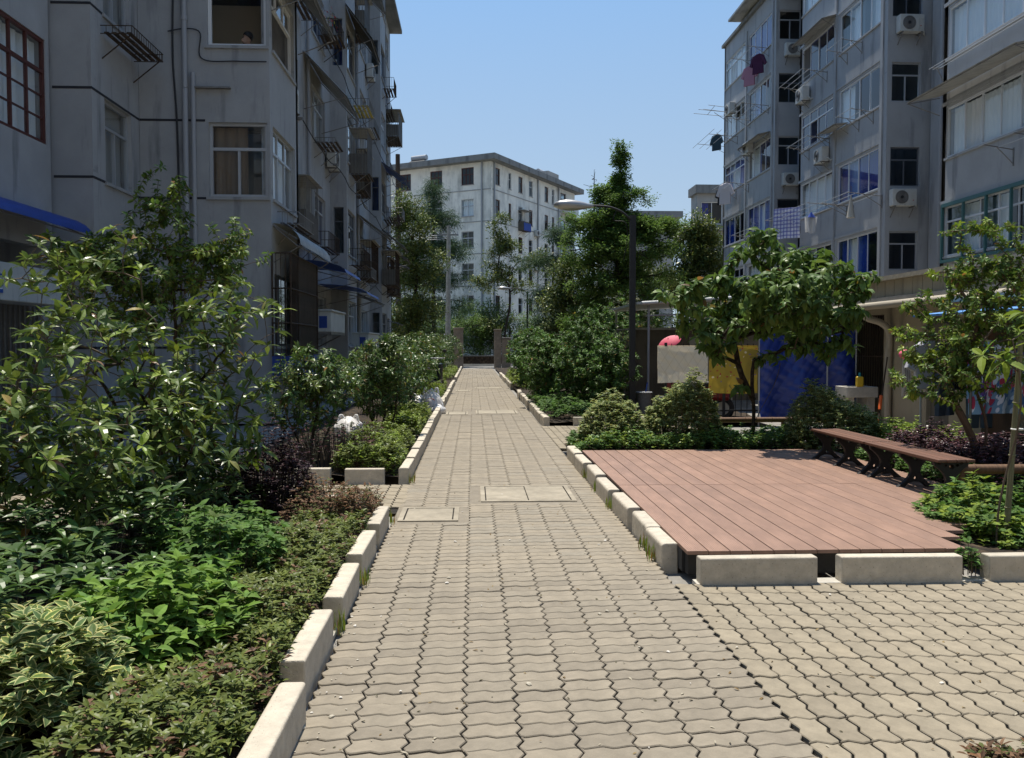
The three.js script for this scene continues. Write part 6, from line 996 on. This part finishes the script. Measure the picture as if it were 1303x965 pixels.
// clothes line beside the shed
{
  const zc = -12.6, t = thing('clothes_line', 'steel clothes rail on thin poles before the shed doors', 'clothes rail', [6.6, 0, zc]);
  part('rod', rod(V(-0.05, 1.69, 0), V(1.0, 1.70, -0.1), 0.013), MT.alu, t); for (const [x, z] of [[0.12, 0.05], [0.92, -0.1]]) part('post', rod(V(x, -0.05, z), V(x, 1.68, z * 0.5), 0.016), MT.alu, t);
  const garment = (outline, m, label, name, pos, turn = 0, sc = 1) => {
    const s = new THREE.Shape(outline.map(([x, y]) => new THREE.Vector2(x * sc, y * sc))), g = new THREE.ExtrudeGeometry(s, { depth: 0.05, bevelEnabled: true, bevelSize: 0.012, bevelThickness: 0.014, bevelSegments: 2, steps: 1 }), p = g.attributes.position;
    for (let i = 0; i < p.count; i++) p.setZ(i, p.getZ(i) + Math.sin(p.getX(i) * 17) * 0.02 - 0.025);
    g.computeVertexNormals(); const o = thing(name, label, 'clothing', pos, turn); part('fabric', muv(plain(g)), m, o); part('hanger', tube([V(0, 0.12 * sc, 0), V(0.03, 0.16 * sc, 0), V(0, 0.19 * sc, 0), V(-0.02, 0.16 * sc, 0)], 0.005, 12, 4), MT.steel, o); return o;
  };
  const shirt = [[-0.08, 0.1], [0.08, 0.1], [0.22, 0.03], [0.36, -0.28], [0.26, -0.33], [0.2, -0.18], [0.21, -0.6], [-0.21, -0.6], [-0.2, -0.18], [-0.26, -0.33], [-0.36, -0.28], [-0.22, 0.03]];
  const jeans = [[-0.19, 0.08], [0.19, 0.08], [0.21, -0.25], [0.2, -1.0], [0.05, -1.0], [0.01, -0.32], [-0.03, -1.0], [-0.19, -1.0], [-0.21, -0.25]];
  const fab = (c) => mat(c, 0.95, { bump: 0.002, bumpSize: 0.2 });
  garment(shirt, fab([0.42, 0.42, 0.46]), 'pale grey T-shirt hanging on the clothes rail', 't_shirt', [6.82, 1.52, zc + 0.02], 0.2);
  garment(jeans, fab([0.075, 0.10, 0.14]), 'dark blue jeans hanging on the clothes rail', 'jeans', [7.08, 1.52, zc + 0.06], 0.5);
  garment(shirt, fab([0.015, 0.015, 0.018]), 'black top hanging on the clothes rail', 't_shirt', [7.32, 1.5, zc - 0.06], -0.2);
  garment(jeans, fab([0.10, 0.13, 0.15]), 'faded blue jeans by the shed door', 'jeans', [7.5, 1.3, zc + 0.25], 0.1, 0.95);
  garment([[-0.25, 0.1], [0.25, 0.1], [0.27, -0.18], [-0.27, -0.18]], fab([0.33, 0.2, 0.2]), 'dusty pink folded towel above the faded jeans', 'towel', [7.42, 1.45, zc + 0.35], 0.1);
  const dj = thing('mop', 'mop with pink ribbon and pale strands hanging by the downpipe', 'mop', [6.88, 0, -13.3]); part('head', plain(new THREE.SphereGeometry(0.1, 10, 8)).scale(1.3, 0.8, 1).translate(0, 1.42, 0), mat([0.7, 0.10, 0.2], 0.8), dj); for (let k = 0; k < 12; k++) part('strand', rod(V((k % 4 - 1.5) * 0.03, 0.75 + (k % 3) * 0.05, (k % 3 - 1) * 0.03), V((k % 4 - 1.5) * 0.035, 1.38, (k % 3 - 1) * 0.02), 0.012, 0.01, 5), mat([0.5, 0.46, 0.42], 0.95), dj); part('hook', rod(V(0, 1.45, 0), V(0.0, 1.72, 0), 0.006), MT.steel, dj);
  const l2 = thing('clothes_line', 'wooden clothes pole behind the forked tree', 'clothes rail', [6.5, 0, -10.9]); part('rod', rod(V(-0.1, 1.62, 0), V(1.3, 1.60, 0), 0.016), MT.beigePipe, l2); for (const x of [0, 1.2]) part('post', rod(V(x, -0.05, 0), V(x, 1.6, 0), 0.018), MT.steel, l2);
  cloth('floral_sheet', 'blue and crimson floral sheet hanging behind the forked tree', 'sheet', [6.95, 1.61, -10.88], 0.95, 0.95, floral, { fold: 0.03, freq: 22, seed: 30, backShare: 0.8 });
  // washing high on the balcony block
  cloth('plaid_sheet', 'white and lilac plaid sheet hanging from the lower balcony rack', 'sheet', [13.0, 7.25, -35.2], 1.1, 1.25, plaid, { fold: 0.03, turn: FACE_NX + 0.9, seed: 33 });
  garment(shirt, fab([0.06, 0.012, 0.045]), 'dark purple jacket hanging under the roof canopy', 'jacket', [13.2, 14.9, -39.6], -0.9, 1.25);
  garment(shirt, fab([0.42, 0.2, 0.26]), 'pink top hanging next to the purple jacket', 't_shirt', [13.25, 14.8, -41.0], -0.9, 1.3);
  garment(shirt, fab([0.03, 0.06, 0.08]), 'dark teal top hanging on the far corner rack', 't_shirt', [13.0, 12.7, -45.6], -0.9, 1.2);
  garment(shirt, fab([0.62, 0.55, 0.55]), 'pale pink top on the low rack of the far bay', 't_shirt', [12.9, 9.7, -43.6], -0.9, 1.5);
  garment(shirt, fab([0.02, 0.02, 0.025]), 'black top on the low rack of the far bay', 't_shirt', [13.0, 9.7, -44.4], -0.9, 1.3);
  const fu = thing('folded_umbrella', 'cream folded parasol hanging on the pale clothes rack', 'umbrella', [12.9, 5.85, -28.9]); part('canopy', plain(new THREE.ConeGeometry(0.14, 0.85, 10)).translate(0, 0.5, 0), mat([0.45, 0.42, 0.36], 0.9), fu); part('tip', rod(V(0, 0.9, 0), V(0, 1.15, 0), 0.012), MT.steel, fu);
  const bag = thing('laundry_bag', 'white mesh bag with blue top hanging from the lower balcony rack', 'bag', [12.7, 6.1, -31.8]); part('bag', M([drape(0.46, 0.62, { fold: 0.05, freq: 20, flare: -0.35, seed: 51, nx: 20 }).translate(0, 0.3, 0), drape(0.46, 0.58, { fold: 0.05, freq: 17, flare: -0.3, seed: 52, nx: 20 }).translate(0, 0.3, -0.09)]), mat([0.6, 0.6, 0.6], 0.9, { transmission: 0.4, thickness: 0 }), bag); part('top', plain(new THREE.ConeGeometry(0.16, 0.22, 10)).scale(1, 1, 0.5).translate(0, 0.38, -0.03), mat([0.03, 0.08, 0.4], 0.8), bag);
}
// ---------------------------------------------------------------- far end: gate, fence, poles; scooter and bags on the left
{
  const st = mat([0.30, 0.235, 0.175], 0.85, { tex: 'stone', size: 1.4 });
  const pillar = (x0, x1, h, label) => { const t = thing('gate_pillar', label, 'gate pillar', [(x0 + x1) / 2, -0.05, -59.5]), w = (x1 - x0) / 2; for (let k = 0; k < 4; k++) part('stone_course', rbx(-w + 0.003, w - 0.003, k * h / 4 + 0.006, (k + 1) * h / 4, -0.4, 0.4, 0.012, 1), st, t); part('core', bx(-w + 0.03, w - 0.03, 0, h - 0.02, -0.37, 0.37), MT.joint, t); part('cap', rbx(-w - 0.03, w + 0.03, h, h + 0.09, -0.45, 0.45, 0.02), st, t); };
  pillar(-1.35, -0.68, 2.75, 'brown stone gate pillar beside the picket fence'); pillar(1.46, 1.95, 2.65, 'brown stone gate pillar beside the iron gate leaf');
  const wl = thing('gate_wing', 'lower brown stone wing wall joined to the gate pillar', 'wall', [2.3, -0.05, -59.3]); part('wall', rbx(-0.32, 0.3, 0, 2.1, -0.2, 0.2, 0.02), st, wl); part('coping', rbx(-0.34, 0.34, 2.1, 2.18, -0.24, 0.24, 0.01), MT.steel, wl);
  const pf = thing('picket_fence', 'pale metal picket fence between grey block and gate pillar', 'fence', [-1.4, -0.05, -59.5]); for (let k = 0; k < 22; k++) part('picket', M([rod(V(-k * 0.16 - 0.1, 0.1, 0), V(-k * 0.16 - 0.1, 2.35, 0), 0.018, 0.018, 6), plain(new THREE.SphereGeometry(0.04, 8, 6)).translate(-k * 0.16 - 0.1, 2.38, 0)]), MT.acWhite, pf); for (const y of [0.4, 2.15]) part('rail', bx(-3.6, -0.02, y, y + 0.05, -0.02, 0.02), MT.acWhite, pf); part('base_wall', bx(-3.6, -0.02, 0, 0.35, -0.1, 0.1), MT.beigeWall, pf);
  const pf2 = thing('picket_fence', 'pale metal picket fence behind the iron gate leaf', 'fence', [2.7, -0.05, -59.6]); for (let k = 0; k < 24; k++) part('picket', rod(V(k * 0.16, 0.1, 0), V(k * 0.16, 2.3, 0), 0.018, 0.018, 6), MT.acWhite, pf2); for (const y of [0.4, 2.1]) part('rail', bx(-0.05, 3.8, y, y + 0.05, -0.02, 0.02), MT.acWhite, pf2);
  const gt = thing('iron_gate', 'black open iron gate leaf standing by the path edge', 'gate', [2.35, -0.02, -50], 0.25); part('frame', M([bx(0, 0.06, 0, 2.2, -0.03, 0.03), bx(1.3, 1.36, 0, 2.2, -0.03, 0.03), bx(0.06, 1.3, 2.1, 2.16, -0.02, 0.02), bx(0.06, 1.3, 0.95, 1.1, -0.02, 0.02), bx(0.06, 1.3, 0.1, 0.16, -0.02, 0.02)]), MT.iron, gt); part('brace', rod(V(0.05, 0.15, 0), V(1.3, 0.95, 0), 0.02), MT.rust, gt); part('top_strip', bx(0.03, 1.33, 2.161, 2.2, -0.02, 0.02), MT.beigePipe, gt); for (let k = 1; k < 7; k++) part('bar', rod(V(k * 0.19, 1.1, 0), V(k * 0.19, 2.1, 0), 0.01), MT.iron, gt);
  const rw = thing('street_wall', 'low dark brick wall across the street beyond the gate', 'wall', [0, -0.05, -69]); part('wall', bx(-12, 12, 0, 0.75, -0.15, 0.15), mat([0.16, 0.12, 0.09], 0.9, { tex: 'soil', size: 1.2 }), rw); part('coping', bx(-12.05, 12.05, 0.75, 0.83, -0.19, 0.19), MT.slab, rw); part('kerb', bx(-12, 12, 0, 0.15, 0.9, 1.1), MT.concrete, rw);
  const pp = thing('power_pole', 'concrete power pole with a short crossarm beside the gate', 'power pole', [-1.72, 0, -58.0]); part('pole', muv(rod(V(0, 0, 0), V(0.1, 9.6, 0), 0.2, 0.13, 14)), mat([0.42, 0.40, 0.36], 0.9, { tex: 'stone', size: 1 }), pp); part('crossarm', bx(-0.7, 0.75, 8.95, 9.05, -0.04, 0.04), MT.steel, pp); for (const x of [-0.6, -0.2, 0.4, 0.7]) part('insulator', rod(V(x, 9.05, 0), V(x, 9.25, 0), 0.05, 0.03), MT.acWhite, pp); for (let k = 0; k < 3; k++) part('wire', tube([V(0, 9.0 - k * 0.12, 0), V(-1.2, 8.92 - k * 0.13, 0.1), V(-2.5, 9.0 - k * 0.13, 0.2)], 0.02, 16, 4), MT.pipe, pp); part('loop_wire', tube([V(-0.3, 9.0, 0), V(-0.1, 9.5, 0.1), V(0.3, 9.45, 0.1), V(0.6, 9.0, 0)], 0.018, 24, 4), MT.dark, pp);
  const p2 = thing('power_pole', 'dark utility pole rising beside the far end of the grey block', 'power pole', [-5.35, 0, -62]); part('pole', rod(V(0, 0, 0), V(0, 15.2, 0), 0.22, 0.16, 12), MT.rust, p2); part('crossarm', bx(-0.6, 0.6, 14.3, 14.42, -0.05, 0.05), MT.steel, p2);
}
{
  const t = thing('electric_scooter', 'parked black scooter with red and black top box among the shrubs', 'scooter', [-1.35, 0.07, -26.2], -0.5), blk = mat([0.015, 0.015, 0.018], 0.35, { clearcoat: 0.6, clearcoatRoughness: 0.1 });
  for (const z of [-0.62, 0.62]) { const w = part('wheel', plain(new THREE.TorusGeometry(0.2, 0.055, 10, 24)).rotateY(Math.PI / 2).translate(0, 0.255, z), MT.dark, t); part('rim', plain(new THREE.CylinderGeometry(0.14, 0.14, 0.05, 16)).rotateZ(Math.PI / 2).translate(0, 0.255, z), MT.alu, w); }
  part('body', M([rbx(-0.13, 0.13, 0.3, 0.42, -0.45, 0.3, 0.05), rbx(-0.15, 0.15, 0.42, 0.72, 0.12, 0.8, 0.1, 3), rbx(-0.16, 0.16, 0.4, 0.95, -0.6, -0.42, 0.06, 3)]), blk, t); part('seat', rbx(-0.14, 0.14, 0.73, 0.83, 0.05, 0.62, 0.045, 3), MT.dark, t);
  part('handlebar', M([rod(V(-0.32, 1.1, -0.4), V(0.32, 1.1, -0.4), 0.018), rod(V(0, 0.6, -0.56), V(0, 1.1, -0.4), 0.03)]), MT.alu, t); for (const s of [-1, 1]) part('mirror', M([rod(V(s * 0.25, 1.1, -0.4), V(s * 0.3, 1.3, -0.42), 0.008), plain(new THREE.SphereGeometry(0.07, 10, 8)).scale(1, 0.7, 0.3).translate(s * 0.31, 1.33, -0.42)]), MT.dark, t);
  const bx0 = part('top_box', rbx(-0.22, 0.22, 0.88, 1.12, 0.6, 1.0, 0.06, 3), blk, t); part('lid', rbx(-0.225, 0.225, 1.125, 1.24, 0.595, 1.005, 0.055, 3), mat([0.42, 0.02, 0.035], 0.3, { clearcoat: 0.6 }), bx0); part('rack', bx(-0.12, 0.12, 0.84, 0.875, 0.55, 0.95), MT.alu, t); part('tail_light', rbx(-0.1, 0.1, 0.6, 0.7, 0.8, 0.83, 0.01), mat([0.4, 0.02, 0.02], 0.3), t); part('number_plate', bx(-0.1, 0.1, 0.44, 0.56, 0.81, 0.82), MT.white, t);
  // red scooter behind the fence
  const r = t.clone(); r.name = numbered('electric_scooter'); r.position.set(4.75, -0.04, -18.3); r.rotation.y = 1.3; r.userData = { label: 'red and black scooter parked behind the iron fence below the quilt', category: 'scooter' }; r.traverse((m) => { if (m.name === 'body') m.material = mat([0.22, 0.012, 0.018], 0.35, { clearcoat: 0.6 }); }); scene.add(r);
}
function plasticBag(pos, r, label, seed, tall = 1, extra) {
  const t = thing('plastic_bag', label, 'plastic bag', pos), g = mergeVertices(new THREE.IcosahedronGeometry(r, 7).deleteAttribute('normal').deleteAttribute('uv')), p = g.attributes.position, R = rngOf(seed), ax = [...Array(14)].map(() => [V(R() - 0.5, R() - 0.5, R() - 0.5).normalize(), 6 + R() * 12, R() * 6]);
  for (let i = 0; i < p.count; i++) { const v = V(p.getX(i), p.getY(i), p.getZ(i)); let k = 1; for (const [a, f, ph] of ax) k += 0.022 * Math.abs(Math.sin(v.dot(a) / r * f * 0.5 + ph)) - 0.01; const top = Math.max(0, v.y / r); v.multiplyScalar(k); v.x *= 1 - top * top * 0.55; v.z *= 1 - top * top * 0.55; v.y = v.y < -0.4 * r ? -0.4 * r + (v.y + 0.4 * r) * 0.25 : v.y * tall; p.setXYZ(i, v.x, v.y + r * 0.52, v.z); }
  g.computeVertexNormals(); part('bag', plain(g), mat([0.78, 0.76, 0.74], 0.4, { transmission: 0.3, thickness: 0, clearcoat: 0.3 }), t);
  for (const s of [-1, 1]) part('handle', tube([V(s * r * 0.25, r * (0.3 + tall * 1.0), 0), V(s * r * 0.5, r * (0.55 + tall * 1.1), 0.02), V(s * r * 0.65, r * (0.2 + tall), 0.05)], r * 0.09, 12, 6), mat([0.78, 0.76, 0.74], 0.5), t);
  if (extra) part('print', plain(new THREE.CircleGeometry(r * 0.4, 16)).scale(1, 0.7, 1).translate(0.0, r * 0.9, r * 0.86), mat([0.75, 0.18, 0.05], 0.6), t);
}
plasticBag([-0.98, 0.03, -20.0], 0.27, 'knotted white rubbish bag with orange print at the kerb', 3, 1.35, true);
plasticBag([-0.80, -0.01, -19.75], 0.17, 'small white bag slumped on the paving against the bigger one', 5, 0.8);
plasticBag([-1.25, 0.06, -20.1], 0.24, 'torn white bag at the shrub behind the knotted bag', 7, 0.9);
plasticBag([-2.05, 0.06, -14.2], 0.25, 'white bag lying between two dark shrubs', 9, 0.8);
plasticBag([-1.85, 0.06, -13.9], 0.2, 'small white bag at the foot of the dense shrub', 11, 0.7);
// small litter on the paving
{ const R = rngOf(60), list = []; for (let i = 0; i < 320; i++) { const z = -2.6 - R() * R() * 12, x = -0.6 + R() * 3.6 * (z > -5.3 ? 1 : 0.5); list.push({ m: leafMatrix(V(x, 0.003, z), V(R() - 0.5, 0, R() - 0.5), UPV, 0.3 + R() * 0.5), c: [RGB(0.2, 0.13, 0.05), RGB(0.3, 0.22, 0.1), RGB(0.45, 0.4, 0.3), RGB(0.1, 0.09, 0.05)][i % 4] }); }
  const t = new THREE.Group(); t.name = 'fallen_leaves'; t.userData = { label: 'tiny dry leaves scattered on the paving', category: 'fallen leaves', kind: 'stuff' }; scene.add(t); foliage(t, 'litter', LG.azalea, LM.matte, list); }
// grit and mortar crumbs
{ const R = rngOf(88), n = 130, im = new THREE.InstancedMesh(new THREE.IcosahedronGeometry(0.006, 0), mat([1, 1, 1], 0.95), n), m4 = new THREE.Matrix4();
  for (let i = 0; i < n; i++) { const nearKerb = R() < 0.5, z = -2.6 - R() * R() * 8, x = nearKerb ? (R() < 0.6 || z > -5.9 ? -0.70 + R() * R() * 0.2 : 1.3 - R() * R() * 0.2) : -0.6 + R() * (z > -5.3 ? 4 : 1.9), s = 0.5 + R() * R() * 2.2; im.setMatrixAt(i, m4.makeRotationY(R() * 6).scale(V(s * 1.3, s * 0.6, s)).setPosition(x, 0.002, z)); im.setColorAt(i, i % 3 ? RGB(0.42, 0.38, 0.3) : RGB(0.66, 0.62, 0.55)); }
  const t = new THREE.Group(); t.name = 'grit'; t.userData = { label: 'pale mortar crumbs and grit strewn on the paving', category: 'grit', kind: 'stuff' }; scene.add(t); im.name = 'crumbs'; im.userData.kind = 'stuff'; t.add(im); }
// weeds at the foot of the kerbs
{ const R = rngOf(71), spots = [[1.30, -6.15], [1.29, -6.45], [1.3, -8.1], [-0.72, -5.6], [-0.73, -4.65], [-0.7, -9.72], [1.32, -10.0], [1.3, -9.05], [-0.72, -7.5]];
  for (const [x, z] of spots) { const t = thing('weed_tuft', 'small grass tuft growing from a joint at the foot of a kerb', 'weed', [x, -0.005, z], 0, 'weeds along the kerbs'), l = []; for (let i = 0; i < 26; i++) { const a = R() * 6.28; l.push({ m: leafMatrix(V((R() - 0.5) * 0.07, 0, (R() - 0.5) * 0.16), V(Math.cos(a) * 0.5, 0.6 + R(), Math.sin(a) * 0.5), V(Math.cos(a), 0.5, Math.sin(a)), 0.6 + R() * 0.9), c: tone(R, R() < 0.3 ? PAL.spent : PAL.bright) }); } foliage(t, 'blades', [leafGeo(0.09, 0.007, { n: 3, droop: 0.4 })], LM.soft, l); } }
// long drying poles reaching out from the far bay, cables and cages on the long block
{ const t = hung('drying_poles', 'bundle of bare drying poles reaching out against the sky from the far bay', 'drying poles', fR1, -45.4, 13.8, 0); for (let k = 0; k < 4; k++) part('pole', rod(V(-0.5 + k * 0.4, 0.05 + (k % 2) * 0.12, 0), V(-0.6 + k * 0.42, 0.22 + (k % 2) * 0.1, 1.75 - k * 0.15), 0.014), MT.alu, t); part('cross_rod', rod(V(-0.6, 0.15, 1.0), V(0.8, 0.25, 1.0), 0.012), MT.steel, t); part('bracket', rod(V(0, -0.4, 0), V(0, 0.12, 0.8), 0.014), MT.steel, t); }
{ const R = rngOf(401), spots = [[21.9, 4.2, 0], [24.8, 4.25, 0], [22.2, 10.1, 0], [31.9, 7.1, 0], [35.2, 10.1, 0], [29.0, 4.15, 1], [28.8, 7.1, 1], [39.2, 12.9, 1], [42.6, 10.1, 0], [45.8, 4.2, 0], [33.6, 4.15, 0], [43.8, 13.0, 0], [32.4, 13.0, 0], [39.2, 7.1, 1]];
  spots.forEach(([x, y, bay], i) => planter(bay ? fLb : fLr, x, y, 1.3 + R() * 0.7, 0.45 + R() * 0.25, (i % 2 ? 'rusty' : 'grey steel') + (i % 3 ? ' low' : ' tall') + ' bar cage on the ' + (bay ? (x < 33 ? 'second bay' : 'third bay') : x < 28 ? 'first recessed wall' : x < 38 ? 'second recessed wall' : 'third recessed wall') + ' of the long block, ' + ['ground', 'second', 'third', 'fourth', 'fifth'][Math.round((y - 1.2) / 2.95)] + ' floor', { h: i % 3 ? 0.3 + R() * 0.3 : 1.45, mat: i % 2 ? MT.rust : MT.steel, group: 'bar cages of the long grey block' })); }
for (const [y, sag, label] of [[3.95, 0.12, 'thin black cable sagging along the long block above the ground floor'], [6.75, 0.16, 'thin black cable sagging along the long block above the second floor'], [9.7, 0.1, 'thin black cable sagging along the long block above the third floor']]) { const t = thing('wall_cable', label, 'cable', [-3.9, 0, -20]), pts = []; for (let k = 0; k <= 22; k++) pts.push(V(0.0 + 0.02 * (k % 3), y - sag * Math.sin((k % 4) / 4 * Math.PI) - (k % 5) * 0.02, -k * 1.25)); part('cable', tube(pts, 0.014, 120, 5), MT.dark, t); for (let k = 0; k < 22; k += 4) part('clip', bx(-0.1, 0.02, y - 0.03, y + 0.03, -k * 1.25 - 0.03, -k * 1.25 + 0.03), MT.steel, t); }
[[20.6, 7.1, 'air conditioner in the shade by the drain pipes of the first bay'], [31.0, 9.9, 'air conditioner beside the second bay, level with its third floor'], [41.2, 7.0, 'air conditioner beside the third bay'], [36.9, 12.8, 'air conditioner high on the recessed wall'], [26.9, 7.0, 'air conditioner between the wide grey awning and the second bay']].forEach(([x, y, label]) => airConditioner(fLr, x, y, label));
renderer.render(scene, camera);
